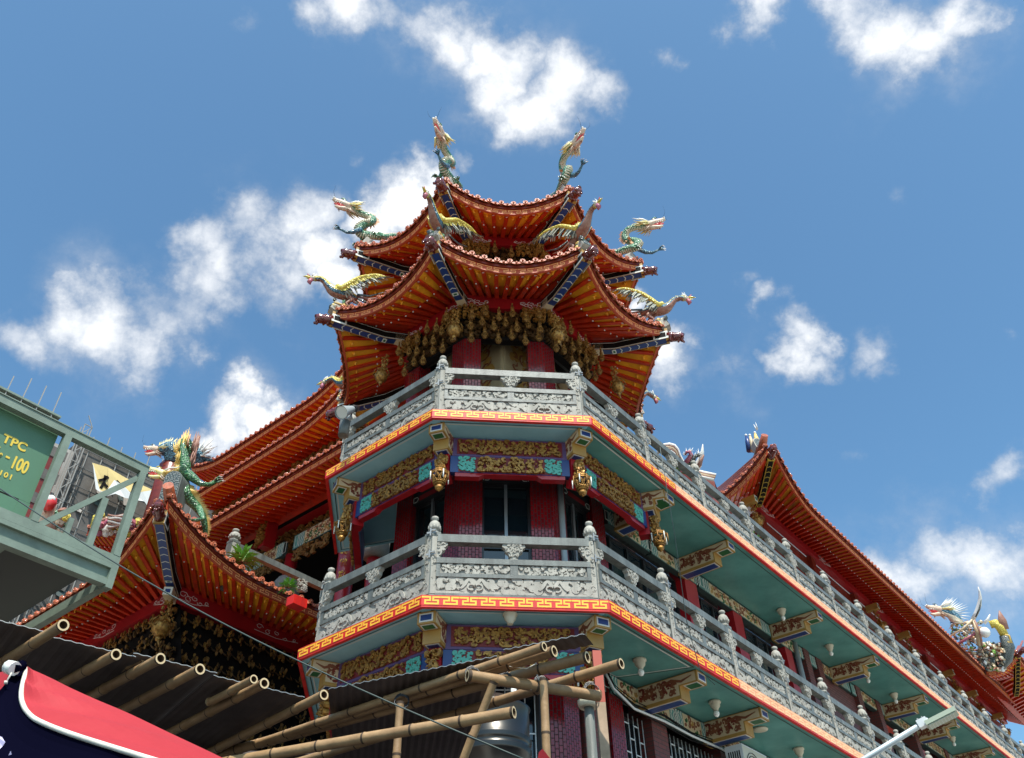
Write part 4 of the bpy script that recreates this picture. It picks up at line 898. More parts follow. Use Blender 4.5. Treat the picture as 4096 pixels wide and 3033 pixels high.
m=M(); m.fr=(W0-Z*W0.z,(Th+Tw).normalized(),hp); m.box(-.09,.09,.1,.5,9.92,10.10,'cream'); m.box(-.085,.085,.5,.504,9.93,10.09,'trim_white'); m.box(-.05,.05,.504,.508,9.97,10.05,'blue'); m.build('beam_end',pav)
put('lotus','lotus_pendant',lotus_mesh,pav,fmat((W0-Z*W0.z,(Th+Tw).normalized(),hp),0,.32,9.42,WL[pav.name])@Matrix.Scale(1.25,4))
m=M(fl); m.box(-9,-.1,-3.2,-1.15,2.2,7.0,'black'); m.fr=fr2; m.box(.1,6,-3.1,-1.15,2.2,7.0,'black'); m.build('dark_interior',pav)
# red roof-box beside the balcony corner
m=M(); a=atd(1180,2410,15.4); b=atd(1225,2400,15.4); fr_=(Vector((0,0,0)),Tw,Nw)
c=(a+b)/2; m.fr=(Vector((c.x,c.y,0)),Tw,Nw); m.box(-.14,.14,-.2,.0,c.z-.08,c.z+.08,'fascia_red'); tag(m.build('red_canopy_box',None,tuple(c)),'bright red sheet canopy box beside the left corner of the lower balcony','canopy')
# terrace rail behind pavilion roof
p0=atd(930,2195,19.9); tr_=thing('terrace_rail','grey stone terrace rail with one carved finial behind the pavilion roof','railing',tuple(p0)); zt=p0.z-.95
frt=(Vector((p0.x,p0.y,0)),Tw,Nw); put('post','baluster_post',lambda:post_mesh(False),tr_,fmat(frt,0,0,zt,p0),[('finial','finial',finial_mesh,Matrix.Translation((0,-.02,1.12)))])
m=M(frt); m.box(.1,6.5,-.08,.06,zt+.96,zt+1.10,'stone_dark'); m.build('top_rail',tr_); 
m=M(frt); m.blob((1.9,0,zt+.78),.14,'stone',sx=(1,.4,.9),rnd=random.Random(2),seg=8,rings=5); m.carve(1.75,2.05,zt+.65,zt+.95,.03,.1,'stone',4,.06,n=12); m.build('carved_bracket',tr_)
# ================= ROOF CREATURES =================
def scale_mat(name,c1,c2,sc_=26,rough=.35):
    mt=mat(name,c1,rough,coat=.3); t=mt.node_tree; b=t.nodes['Principled BSDF']; g=t.nodes.new('ShaderNodeNewGeometry'); v=t.nodes.new('ShaderNodeTexVoronoi'); v.inputs['Scale'].default_value=sc_; v.feature='F1'
    t.links.new(g.outputs['Position'],v.inputs['Vector']); r=t.nodes.new('ShaderNodeValToRGB'); t.links.new(v.outputs['Distance'],r.inputs[0]); r.color_ramp.elements[0].color=(*c2,1); r.color_ramp.elements[1].color=(*c1,1); r.color_ramp.elements[0].position=.2; r.color_ramp.elements[1].position=.6
    t.links.new(r.outputs[0],b.inputs['Base Color']); bp=t.nodes.new('ShaderNodeBump'); bp.inputs['Strength'].default_value=.8; bp.inputs['Distance'].default_value=.03; bp.invert=True; t.links.new(v.outputs['Distance'],bp.inputs['Height']); t.links.new(bp.outputs[0],b.inputs['Normal'])
scale_mat('sc_green',(.03,.14,.06),(.24,.44,.26)); scale_mat('sc_blue',(.02,.075,.12),(.13,.30,.38)); scale_mat('sc_yellow',(.55,.42,.05),(.80,.70,.14)); scale_mat('sc_grey',(.045,.06,.06),(.13,.16,.155),34)
scale_mat('sc_deep',(.015,.075,.03),(.10,.28,.10))
mat('fin_orange',(.62,.22,.10),.5,col2=(.72,.52,.30),vs_=9); mat('fin_gold',(.62,.34,.06),.5,col2=(.75,.6,.2),vs_=9); mat('mane_yellow',(.72,.56,.10),.5,col2=(.66,.62,.42),vs_=12); mat('horn_white',(.72,.70,.66),.4); mat('skin_pink',(.50,.26,.18),.45,col2=(.60,.55,.42),vs_=14)
mat('mouth_red',(.55,.03,.03),.3); mat('belly',(.60,.55,.42),.5,col2=(.5,.42,.3),vs_=20); mat('leg_brown',(.22,.07,.05),.5,col2=(.35,.2,.14),vs_=14); mat('wattle',(.30,.08,.18),.45,col2=(.4,.1,.08),vs_=12); mat('feather',(.22,.24,.20),.6,col2=(.42,.40,.30),vs_=25)
mat('leaf_green',(.10,.26,.03),.5,col2=(.2,.4,.06),vs_=5)
def catmull(P,n=5):
    out=[]; 
    for i in range(len(P)-1):
        p0=P[max(i-1,0)];p1=P[i];p2=P[i+1];p3=P[min(i+2,len(P)-1)]
        for k in range(n):
            t=k/n; out.append(tuple(.5*((2*b)+(-a+c)*t+(2*a-5*b+4*c-d)*t*t+(-a+3*b-3*c+d)*t**3) for a,b,c,d in zip(p0,p1,p2,p3)))
    out.append(tuple(P[-1])); return out
def V3(p): return Vector(p[:3])
def body_mesh(P,mt,belly,fin,finlen,seg=10,back=None,fmt='fin_orange'):
    """P: (x,y,z,rad,  sx,sz back direction optional). returns body and fins"""
    C_=catmull(P,5); b=M(); b.tube([V3(p) for p in C_],[p[3] for p in C_],mt,seg,world=True)
    f=M(); rn=random.Random(4); n=len(C_)
    for i in range(1,n-1):
        t=(V3(C_[i+1])-V3(C_[i-1])).normalized(); up=back(i/n) if back else Z; u=(Vector(up)-t*t.dot(Vector(up))).normalized(); c=V3(C_[i]); r=C_[i][3]
        for k in range(2):
            cc=c.lerp(V3(C_[i+1]),k*.5); l=finlen*(r/.08)*rn.uniform(.7,1.1); tip=cc+u*(r+l)-t*l*.5; s_=t.cross(u)*.012; a=cc+u*r*.85-t*.02; d=cc+u*r*.85+t*.02
            f.face([a-s_,d-s_,tip],fmt,world=True); f.face([d+s_,a+s_,tip],fmt,world=True); f.face([a+s_,a-s_,tip],fmt,world=True); f.face([d-s_,d+s_,tip],fmt,world=True)
        if belly and i%1==0:
            b.tube([c-u*r*.55-t.cross(u)*r*.7,c-u*r*1.04,c-u*r*.55+t.cross(u)*r*.7],r*.22,belly,4,world=True)
    return b,f
def spikes(m,base,dirs,l,w_,mt,n,rn,spread=.3,drop=0):
    for i in range(n):
        b=Vector(base)+Vector((rn.uniform(-1,1),rn.uniform(-1,1),rn.uniform(-1,1)))*min(spread*.25,l*.22); d=(Vector(dirs)+Vector((rn.uniform(-1,1),rn.uniform(-1,1),rn.uniform(-1,1)))*spread).normalized(); L=l*rn.uniform(.6,1.2)
        m.tube([b,b+d*L*.55-Z*drop*.3,b+d*L+Z*(L*.12-drop)],[w_,w_*.75,w_*.1],mt,5,world=True)
def dragon_head(hb,ht,hu,s=1.0,main='skin_pink',mane='mane_yellow',sc_='sc_green'):
    """hb back of head, ht direction forward, hu up ; returns head and mane builders"""
    m=M(); F=Vector(ht).normalized(); U=Vector(hu); U=(U-F*U.dot(F)).normalized(); S=F.cross(U); B=Vector(hb); rn=random.Random(7)
    p=lambda f,u,s_=0: B+F*(f*s)+U*(u*s)+S*(s_*s)
    m.tube([p(-.04,.0),p(.08,.03),p(.2,.07),p(.34,.085),p(.42,.12)],[.09*s,.105*s,.085*s,.06*s,.045*s],main,9,world=True)
    m.tube([p(.02,-.05),p(.14,-.09),p(.27,-.12),p(.36,-.10)],[.06*s,.06*s,.045*s,.022*s],main,7,world=True)
    m.tube([p(.10,-.03),p(.22,-.03),p(.33,.0)],[.045*s,.05*s,.03*s],'mouth_red',7,world=True); m.tube([p(.16,-.06),p(.30,-.055),p(.39,-.02)],[.025*s,.022*s,.008*s],'mouth_red',6,world=True)
    for q in (-1,1):
        m.blob(p(.17,.115,.055*q),.038*s,'horn_white',world=True,seg=7,rings=5); m.blob(p(.195,.125,.062*q),.018*s,'black',world=True,seg=6,rings=4); m.blob(p(.41,.13,.03*q),.028*s,'horn_white' if main!='sc_blue' else main,world=True,seg=6,rings=4)
        m.tube([p(.13,.15,.05*q),p(.2,.175,.06*q),p(.25,.16,.06*q)],[.02*s,.022*s,.01*s],sc_,5,world=True)
        m.tube([p(.04,.10,.05*q),p(-.08,.19,.09*q),p(-.2,.2,.12*q),p(-.31,.27,.13*q)],[.028*s,.022*s,.016*s,.004*s],'horn_white',6,world=True); m.tube([p(-.1,.19,.09*q),p(-.15,.27,.1*q)],[.014*s,.003*s],'horn_white',5,world=True)
        for k in range(5): m.tube([p(.18+.045*k,.03,.055*q),p(.185+.045*k,-.02,.055*q)],[.010*s,.002*s],'horn_white',4,world=True)
        m.tube([p(.38,.1,.03*q),p(.46,.22,.12*q),p(.44,.42,.16*q)],[.004*s,.0022*s,.0015*s],'black',4,world=True)
    mn=M()
    for q in (-1,1):
        spikes(mn,p(-.0,.02,.07*q),-F*1+S*(.35*q)-U*.05,.26*s,.02*s,mane,16,rn,.35,.02*s)
        spikes(mn,p(.06,-.08,.05*q),-F*1-U*.7+S*(.2*q),.15*s,.014*s,'skin_pink',10,rn,.3,.02*s)
    spikes(mn,p(.28,-.13),-F*.3-U*1,.09*s,.008*s,'leg_brown',8,rn,.4)
    return m,mn
def claw_leg(pts,rads,mt,s=1.0,open_=(0,0,1),fin=None):
    m=M(); P=[Vector(p) for p in pts]; m.tube(P,rads,mt,7,world=True); F=(P[-1]-P[-2]).normalized(); U=Vector(open_); S=F.cross(U).normalized(); U=S.cross(F); rn=random.Random(3)
    for k,(a,b) in enumerate(((-.8,.25),(-.25,.5),(.3,.5),(.85,.2),(0,-.7))):
        d=(F+S*a+U*b).normalized(); q=P[-1]+d*.07*s; m.tube([P[-1],q,q+(F+S*a*.6-U*.2).normalized()*.06*s],[.02*s,.016*s,.011*s],mt,5,world=True); e=q+(F+S*a*.6-U*.2).normalized()*.055*s; m.tube([e,e+(F*.8+S*a*.3-U*.9).normalized()*.06*s],[.011*s,.001],'horn_white',5,world=True)
    if fin:
        for k in range(9):
            t=k/9; c=P[0].lerp(P[min(1,len(P)-1)],t) ; spikes(m,c,fin,.08*s,.008*s,'mane_yellow',1,rn,.3)
    return m
def ridge_block(o,out,s=1.0):
    m=M(); out=Vector(out).normalized(); S=out.cross(Z); U=(Z*.93-out*.36).normalized(); N_=S.cross(U); N_=N_ if N_.dot(out)>0 else -N_
    m.fr=ID; o=Vector(o)
    prof=[(-.11*s,-.12*s)]+[(.11*s*math.cos(PI-PI*j/8),.12*s+.11*s*math.sin(PI*j/8)) for j in range(9)]+[(.11*s,-.12*s)]
    f=[o+S*x+U*y for x,y in prof]; bk=[q-N_*.2*s for q in f]; f2=[o+S*x*.82+U*y*.86+N_*.012 for x,y in prof]
    m.face(f,'stone',world=True); m.face(bk,'sc_grey',world=True); m.face(f2,'sc_grey',world=True)
    for i in range(len(f)): j=(i+1)%len(f); m.face([f[j],f[i],bk[i],bk[j]],'stone',world=True)
    return m
def hip_dragon(az,label):
    fr=frame(az); loc=fr[0]+fr[2]*3.2+Z*16.75; t=thing('roof_dragon',label,'dragon figure',tuple(loc),'glazed dragons on the top roof corners')
    raw=[(2.30,17.42,.02),(2.62,17.22,.05),(2.88,17.02,.075),(3.14,16.98,.09),(3.36,16.95,.10),(3.45,17.07,.10),(3.36,17.24,.095),(3.22,17.35,.09),(3.17,17.50,.085),(3.25,17.62,.08),(3.42,17.64,.08),(3.60,17.63,.085),(3.72,17.64,.09)]
    l=lambda r_,z,x=0: (x,r_-3.2,z-16.75)
    def bb():
        P=[(l(r_,z,.05*math.sin(i*1.1))+(q,)) for i,(r_,z,q) in enumerate(raw)]
        def back(t): return (0,-1,.6) if .3<t<.72 else (0,0,1)
        return body_mesh(P,'sc_green','belly','fin',.075,back=back)
    hd=lambda: dragon_head(l(3.72,17.62),(0,1,-.02),(0,0,1),1.0)
    m4=fmat(fr,0,3.2,16.75,loc)
    put('dr_body','body',lambda:bb()[0],t,m4); put('dr_fin','back_fins',lambda:bb()[1],t,m4); put('dr_head','head',lambda:hd()[0],t,m4); put('dr_mane','mane',lambda:hd()[1],t,m4)
    put('dr_leg1','foreleg',lambda:claw_leg([l(3.42,16.98,.05),l(3.58,16.80,.05),l(3.72,16.72,.04),l(3.88,16.76,.03)],[.06,.05,.035,.025],'sc_blue',1.0,(0,0,1),(0,0,-1)),t,m4)
    put('dr_leg2','foreleg',lambda:claw_leg([l(3.36,16.98,-.08),l(3.3,16.84,-.16),l(3.40,16.76,-.2)],[.05,.04,.02],'sc_green',.9),t,m4)
    put('dr_leg3','hind_leg',lambda:claw_leg([l(3.02,17.02,.08),l(2.86,16.93,.15),l(3.0,16.84,.17),l(3.1,16.84,.17)],[.05,.05,.03,.02],'sc_green',.9),t,m4)
    put('rblock','ridge_block',lambda:ridge_block((0,.12,-.10),(0,1,0),.85),t,m4)
    return t
hip_dragon(-157.5,'green and orange dragon facing left on the left corner of the topmost roof')
hip_dragon(-112.5,'dragon with raised head standing upright on the front left corner of the topmost roof')
hip_dragon(-67.5,'dragon with raised head standing upright on the front right corner of the topmost roof')
hip_dragon(-22.5,'green and orange dragon facing right on the right corner of the topmost roof')
def phoenix_parts():
    l=lambda r_,z,x=0:(x,r_-3.6,z-14.5)
    P=[l(3.25,14.86)+(.05,),l(3.45,14.86)+(.11,),l(3.62,14.84)+(.13,),l(3.78,14.84)+(.115,),l(3.90,14.93)+(.08,),l(4.00,15.03)+(.06,),l(4.10,15.05)+(.055,),l(4.2,15.0)+(.06,)]
    C_=catmull(P,4); b=M(); b.tube([V3(p) for p in C_],[p[3] for p in C_],'sc_yellow',10,world=True,mfn=lambda j,i:('sc_yellow','sc_yellow','sc_yellow','sc_blue','leg_brown','leg_brown','leg_brown','sc_blue','sc_yellow','sc_yellow')[j])
    rn=random.Random(5)
    for i in range(2,len(C_)-2): 
        c=V3(C_[i]); r_=C_[i][3]; spikes(b,c+Z*r_*.8,(0,-.6,.5),.06,.007,'mane_yellow',2,rn,.5); spikes(b,c-Z*r_*.8,(0,-.5,-.6),.07,.007,'leg_brown',3,rn,.6)
    h=M(); B=Vector(l(4.24,14.99)); h.blob(B,.062,'belly',world=True,seg=8,rings=6); h.tube([B+Vector((0,.03,.0)),B+Vector((0,.12,.0)),B+Vector((0,.2,-.035))],[.035,.024,.003],'sc_yellow',6,world=True); h.tube([B+Vector((0,.03,-.03)),B+Vector((0,.14,-.06))],[.02,.003],'sc_yellow',5,world=True)
    h.tube([B+Vector((0,.02,-.04)),B+Vector((0,.05,-.13)),B+Vector((0,.02,-.19))],[.045,.05,.015],'wattle',6,world=True); h.tube([B+Vector((0,.06,.04)),B+Vector((0,.12,.08))],[.015,.008],'mouth_red',5,world=True)
    spikes(h,B+Z*.05,(0,-.5,.9),.11,.014,'horn_white',9,rn,.45); spikes(h,B+Z*.04,(0,-1,.3),.10,.012,'teal_orn',7,rn,.4)
    for q in (-1,1): h.blob(B+Vector((.05*q,.02,.015)),.014,'black',world=True,seg=5,rings=3)
    lg=M()
    for q in (-1,1):
        lg.tube([l(3.5,14.8,.06*q),l(3.38,14.66,.1*q),l(3.5,14.50,.12*q),l(3.42,14.36,.12*q)],[.07,.05,.025,.02],'leg_brown',6,world=True); spikes(lg,l(3.4,14.7,.1*q),(0,-.6,-.8),.16,.014,'leg_brown',9,rn,.4)
    tl=M()
    for k in range(5):
        x=(k-2)*.05; tl.tube([l(3.3,14.86,x),l(3.05,14.84,x*2),l(2.8,14.98,x*3)],[.035,.03,.01],'leg_brown' if k%2 else 'sc_grey',5,world=True,flat=.4)
    return b,h,lg,tl
def wing_mesh(sg=1,folded=False):
    l=lambda r_,z,x=0:(x*sg,r_-3.6,z-14.5); m=M(); rn=random.Random(9)
    if folded: K_=[l(3.75,14.93,.10),l(3.5,14.98,.17),l(3.25,14.95,.16)]
    else: K_=[l(3.72,14.93,.06),l(3.64,14.86,.14),l(3.52,14.98,.22),l(3.36,15.16,.27),l(3.2,15.24,.34),l(3.02,15.26,.44),l(2.86,15.20,.52)]
    C_=[Vector(p) for p in catmull(K_,5)]; n=len(C_)
    m.tube(C_,[.058*(1-.75*(i/n))+.010 for i in range(n)],'sc_yellow',7,world=True)
    for i in range(n):
        t=i/(n-1); c=C_[i]; d=Vector((.15*sg,-.55,-.65-.2*t)).normalized() if not folded else Vector((0,-1,-.25)).normalized(); L=(.20+.10*math.sin(PI*t))*(1 if not folded else .8)
        if t>.75: d=(d+Vector((.7*sg,-.3,.35))*(t-.75)*4).normalized()
        a=(C_[min(i+1,n-1)]-C_[max(i-1,0)]).normalized(); nn=a.cross(d).normalized()
        for lay,(ll,mt,off) in enumerate(((.55,'sc_yellow',.02),(.85,'sc_grey',.0),(1.1,'feather',-.015))):
            for h_ in (0,.5):
                cc=c+a*(h_*.05)+nn*off; w_=.013; d=(d+Vector((rn.uniform(-.18,.18),rn.uniform(-.18,.18),0))).normalized(); tip=cc+d*L*ll*.8*rn.uniform(.9,1.1)
                m.face([cc-a*w_,cc+a*w_,cc+d*L*ll*.8+a*w_*.9,tip,cc+d*L*ll*.8-a*w_*.9],mt,world=True)
    return m
def rock_mesh():
    l=lambda r_,z,x=0:(x,r_-3.6,z-14.5); m=M(); rn=random.Random(6)
    for i in range(26): m.blob(l(rn.uniform(3.25,3.75),rn.uniform(14.28,14.55),rn.uniform(-.1,.1)),rn.uniform(.03,.07),rn.choice(('sc_green','belly','fin_gold','leg_brown','sc_grey')),world=True,rnd=rn,seg=5,rings=4)
    m.tube([l(3.3,14.5,.1),l(3.5,14.42,.12),l(3.75,14.42,.1)],.014,'fin_gold',5,world=True); return m
def hip_phoenix(az,label,side):
    fr=frame(az); loc=fr[0]+fr[2]*3.6+Z*14.5; t=thing('roof_phoenix',label,'phoenix figure',tuple(loc),'glazed phoenixes on the lower tower roof corners'); m4=fmat(fr,0,3.6,14.5,loc)
    for i,(k,n) in enumerate((('ph_b','body'),('ph_h','head'),('ph_l','legs'),('ph_t','tail'))): put(k,n,lambda i=i:phoenix_parts()[i],t,m4)
    put('ph_w%d'%side,'raised_wing',lambda:wing_mesh(side),t,m4); put('ph_f%d'%side,'folded_wing',lambda:wing_mesh(-side,True),t,m4); put('ph_r','rock_base',rock_mesh,t,m4); put('rblock2','ridge_block',lambda:ridge_block((0,.16,-.13),(0,1,0),.9),t,m4)
hip_phoenix(-157.5,'yellow phoenix flying left from the left corner of the lower tower roof',1)
hip_phoenix(-112.5,'yellow phoenix with one spread wing on the front left corner of the lower tower roof',1)
hip_phoenix(-67.5,'yellow phoenix with one spread wing on the front right corner of the lower tower roof',-1)
hip_phoenix(-22.5,'yellow phoenix flying right from the right corner of the lower tower roof',-1)
hip_phoenix(157.5,'partly hidden phoenix reaching left behind the tower above the hall eaves',1)
hip_phoenix(22.5,'partly hidden phoenix neck reaching right behind the tower above the upper balcony',-1)
# ---- big green dragon on the pavilion corner (placed on an upright plane through the hip) ----
YP=PE.y+.9
def g(u,v,dy=0): return aty(550+u/3.67,1700+v/3.67,YP+dy)
gd=thing('ridge_dragon','large green dragon with orange back spines climbing the upswept corner of the front pavilion','dragon figure',tuple(g(700,1100)))
P=[tuple(g(u,v,dy))+(r_,) for u,v,r_,dy in ((1000,1640,.04,.5),(990,1500,.06,.4),(960,1350,.07,.3),(880,1220,.09,.2),(760,1090,.11,.1),(700,980,.11,0),(700,880,.10,.1),(660,760,.11,.1),(700,640,.12,0),(690,480,.10,0),(665,330,.08,0),(690,230,.075,.05),(745,250,.07,.12),(770,330,.06,.15),(760,420,.05,.2))]
b,f=body_mesh(P,'sc_deep',None,'x',.10,back=lambda t:(1,.2,.25) if t<.42 else (-1,0,.3),fmt='fin_gold'); b.build('body',gd); f.build('back_spines',gd)
rn=random.Random(12); m=M()
for u,v,l_ in ((620,560,.5),(590,420,.6),(610,300,.65),(640,250,.7),(560,330,.55),(580,500,.5)): spikes(m,g(u+30,v+60),(-.05,0,1),l_*.48,.022,'fin_gold',9,rn,.25)
for u,v in ((790,500),(800,400),(830,300),(820,250)): spikes(m,g(u,v+100,.1),(.05,0,1),.36,.03,'leg_brown',9,rn,.12)
spikes(m,g(690,330,.1),(0,0,1),.34,.04,'fin_orange',14,rn,.3)
m.build('tail_plumes',gd)
claw_leg([g(720,700),g(830,790),g(930,870),g(1060,880),g(1130,840)],[.11,.09,.06,.05,.05],'sc_deep',1.3,(0,0,1)).build('foreleg',gd)
claw_leg([g(900,1210,.1),g(930,1290,0),g(960,1380,-.1),g(870,1400,-.1),g(810,1400,-.1)],[.07,.07,.05,.04,.03],'sc_green',.9).build('hind_leg',gd)
hm,mn=dragon_head(g(400,740,-.1),(-1,-.25,.05),(0,0,1),.85,'mane_yellow','fin_gold','sc_yellow'); hm.build('head',gd); mn.build('mane',gd)
m=M(); c=g(495,880,-.3); 
prof=[(-.17,-.42)]+[(.17*math.cos(PI-PI*j/10),.18+.17*math.sin(PI*j/10)) for j in range(11)]+[(.18,-.42)]
m.fr=(Vector((c.x,c.y,c.z)),Vector((1,0,0)),Vector((-.25,-.97,0)).normalized()); m.prism(prof,-.35,0,'stone_dark'); m.prism([(x*.9,y*.93) for x,y in prof],0.001,.02,'sc_grey'); m.build('ridge_block',gd)
# ---- blue dragon on the far hall ridge ----
def h(u,v,d=24): return atd(550+u/3.67,1700+v/3.67,d)
bd=thing('ridge_dragon','blue and white dragon facing left on the ridge end behind the green dragon','dragon figure',tuple(h(500,450)))
P=[tuple(h(u,v))+(r_,) for u,v,r_ in ((900,560,.12),(880,450,.17),(760,400,.2),(620,440,.2),(540,470,.22),(500,420,.2),(500,350,.2),(420,350,.17),(330,385,.14))]
b,f=body_mesh(P,'sc_blue',None,'x',.08,fmt='mane_yellow'); b.build('body',bd); f.build('back_fins',bd)
hm,mn=dragon_head(h(330,380),(-1,-.1,-.12),(0,0,1),.95,'skin_pink','mane_yellow','sc_blue'); hm.build('head',bd); mn.build('mane',bd)
m=M(); spikes(m,h(880,420),(.6,0,.4),.42,.03,'horn_white',22,rn,.6); spikes(m,h(930,480),(1,0,-.1),.35,.03,'sc_blue',8,rn,.3); m.build('tail_fin',bd)
m=M(); m.lathe([(.3,-2.5),(.3,0),(.2,.2)],'maroon',o=tuple(h(480,640)),seg=8); m.build('ridge_base',bd)
# small figures on the wing corner
sm=thing('roof_figures','small glazed figures and grey arched block on the upswept corner of the wing roof','roof ornament',tuple(cw+Z*16.4))
m=M(); 
for (x,y,s_,c_) in ((2985,1745,1,'blue'),(3000,1745,.9,'cream'),(3020,1735,1.1,'fin_gold')):
    p=onpl(x,y,cw-hw*.8,Nh); m.tube([p-Z*.55,p-Z*.2,p],[.10*s_,.07*s_,.03],c_,7,world=True); m.blob(p+Z*.03,.045,'horn_white',world=True); m.tube([p-Z*.3,p-Z*.25-hw*.12],[.03,.02],'leg_brown',5,world=True)
m.build('figurines',sm); p=cw+hw*(-.45)+Z*16.75; ridge_block(tuple(p-Z*.12),tuple(hw),1.35).build('ridge_block',sm); m=M(); spikes(m,p+Z*.38,(-.4,0,1),.22,.02,'horn_white',3,rn,.3); m.build('crest',sm)
# swallowtail ridge end behind the upper balcony
def q5(x,y,d): return atd(2600+x/2.065,1650+y/2.065,d)
rg=thing('swallowtail_ridge','cream and brown banded swallowtail ridge end behind the upper wing balcony','roof ridge',tuple(q5(300,480,24)))
def band(pts,th_,mt,name,dep=.5,d=24):
    m=M(); P=[q5(x,y,d) for x,y in pts]; m.tube(P,th_,mt,7,world=True); m.build(name,rg); return
    n=len(P)
    for i in range(n-1):
        a,b=P[i],P[i+1]; t=(b-a).normalized(); back=ray(2700,1850)*dep; back.z*=.2; N_=t.cross(back).normalized(); N_=N_ if N_.z>0 else -N_
        k=[a,b,b-N_*th_,a-N_*th_]; k2=[p+back for p in k]
        m.face(k,mt,world=True); m.face([k[1],k[0],k2[0],k2[1]],mt,world=True); m.face([k[3],k[2],k2[2],k2[3]],mt,world=True)
    m.build(name,rg)
curve=[(85,285),(120,270),(160,264),(200,275),(225,305),(240,350),(265,400),(310,445),(370,480),(450,500),(545,520)]
for i,(mt) in enumerate(('horn_white','leg_brown','cream','leg_brown','horn_white')): band([(x-i*4-(6*i if k<6 else 0)*.4,y+i*9+(i*3 if k<4 else 0)) for k,(x,y) in enumerate(curve)],.05,mt,'ridge_band',.6,24-.02*i)
m=M(); Pw=[q5(x-14,y+46,24.15) for x,y in curve[3:]]
for i in range(len(Pw)-1):
    a_,b2_=Pw[i],Pw[i+1]; bk_=Vector((.25,.5,0)); m.face([a_,b2_,b2_-Z*4,a_-Z*4],'maroon',world=True); m.face([a_+bk_,b2_+bk_,b2_+bk_-Z*4,a_+bk_-Z*4],'maroon',world=True); m.face([a_,b2_,b2_+bk_,a_+bk_],'maroon',world=True)
m.build('gable_wall',rg)
m=M(); m.tube([q5(370,470,23.8),q5(400,430,23.8),q5(430,350,23.8),q5(436,262,23.8)],[.12,.1,.06,.01],'horn_white',6,world=True); m.tube([q5(375,475,23.7),q5(410,430,23.7),q5(445,350,23.7)],[.06,.06,.02],'leg_brown',6,world=True); m.build('curved_horn',rg)
for pts,mt in (([(290,430),(320,390),(340,350),(325,325),(300,330),(290,350)],'wattle'),([(335,440),(350,400),(370,365),(400,350),(408,365)],'sc_grey')):
    m=M(); P=[q5(x,y,23.6) for x,y in pts]; m.tube(P,[.09,.08,.06,.05,.04,.02][:len(P)],mt,6,world=True); 
    for p in P: spikes(m,p,(.3,0,.8),.16,.012,'horn_white',5,rn,.7)
    m.build('scroll_tail',rg)
# plants on the wing balcony and on the pavilion roof
def leafy(name,label,c,r_,n,seed):
    m=M(); rn=random.Random(seed); c=Vector(c)
    for i in range(n):
        a=rn.uniform(0,6.28); e=rn.uniform(-.1,1.2); d=Vector((math.cos(a)*math.cos(e),math.sin(a)*math.cos(e),math.sin(e))); L=r_*rn.uniform(.6,1.1); s_=d.cross(Z).normalized()*L*.085; p=c+d*L*.2
        q1=p+d*L*.5+Z*L*.06; tip=p+d*L-Z*L*.2; m.face([p,q1-s_,tip,q1+s_],'leaf_green',world=True)
        if i%5==0: m.tube([c,p+d*L*.3],.008,'brown',4,world=True)
    tag(m.build(name,None,tuple(c)),label,'plant')
leafy('leafy_plant','bright green leafy plant growing behind the pavilion roof tiles beside the terrace rail',atd(965,2252,19.3),.40,110,1)
leafy('leafy_plant','mossy green weeds growing along the right end of the pavilion roof tiles',atd(1150,2352,16.6),.2,110,2)
leafy('leafy_plant','green plant poking through the upper wing balustrade',atd(2700,1893,17.5),.3,40,3)
leafy('leafy_plant','drooping plant behind the upper wing rail below the carved corner bracket',atd(3020,2165,20.5),.25,30,4)
# far ridge cluster at the right
def k6(x,y,d=38): return atd(3600+x/3.304,2300+y/3.304,d)
S6=38/3460/3.304*1.15
cl=thing('ridge_sculpture','dense colourful porcelain ridge sculpture with blue dragon and tall curved horn at the far right','roof ornament',tuple(k6(1000,900)))
m=M(); rn=random.Random(21)
for i in range(900):
    x=rn.uniform(680,1380); y=rn.uniform(0,1)*(1260-(560 if x<1080 else 900))+(620 if x<1080 else 900)
    if y>1.0*x+60+0*1: 
        if y>x*.98+120: continue
    m.blob(k6(x,y,38+rn.uniform(-.3,.3)),rn.uniform(5,17)*S6,rn.choice(('cream','sc_grey','leaf_green','fin_orange','horn_white','leg_brown','sc_grey','horn_white','cream','belly')),world=True,sx=(rn.uniform(.6,1.8),1,rn.uniform(.6,1.8)),rnd=rn,seg=5,rings=4)
m.build('figure_cluster',cl)
P=[tuple(k6(u,v,37.6))+(r_*S6,) for u,v,r_ in ((750,640,60),(740,600,55),(700,540,50),(640,500,45),(570,480,42),(520,470,40))]
b,f=body_mesh(P,'sc_blue','belly','x',.25,fmt='horn_white'); b.build('dragon_body',cl); f.build('dragon_fins',cl)
hm,mn=dragon_head(k6(560,480,37.6),(-1,0,.05),(0,0,1),1.4,'skin_pink','mane_yellow','sc_blue'); hm.build('dragon_head',cl); mn.build('dragon_mane',cl)
m=M(); m.tube([k6(960,590),k6(1010,500),k6(1045,400),k6(1060,300),k6(1050,220),k6(1030,155)],[22*S6,24*S6,24*S6,18*S6,11*S6,3*S6],'horn_white',7,world=True,flat=.6); m.tube([k6(1000,560,37.7),k6(1050,450,37.7),k6(1072,330,37.7)],[8*S6,10*S6,5*S6],'sc_grey',6,world=True); m.build('curved_horn',cl)
m=M(); m.tube([k6(960,600,37.4),k6(1030,750,37.4),k6(1060,940,37.4)],[26*S6,30*S6,32*S6],'cream',6,world=True,flat=.5); m.tube([k6(985,600,37.2),k6(1055,750,37.2),k6(1085,940,37.2)],[10*S6,12*S6,12*S6],'leg_brown',6,world=True,flat=.5)
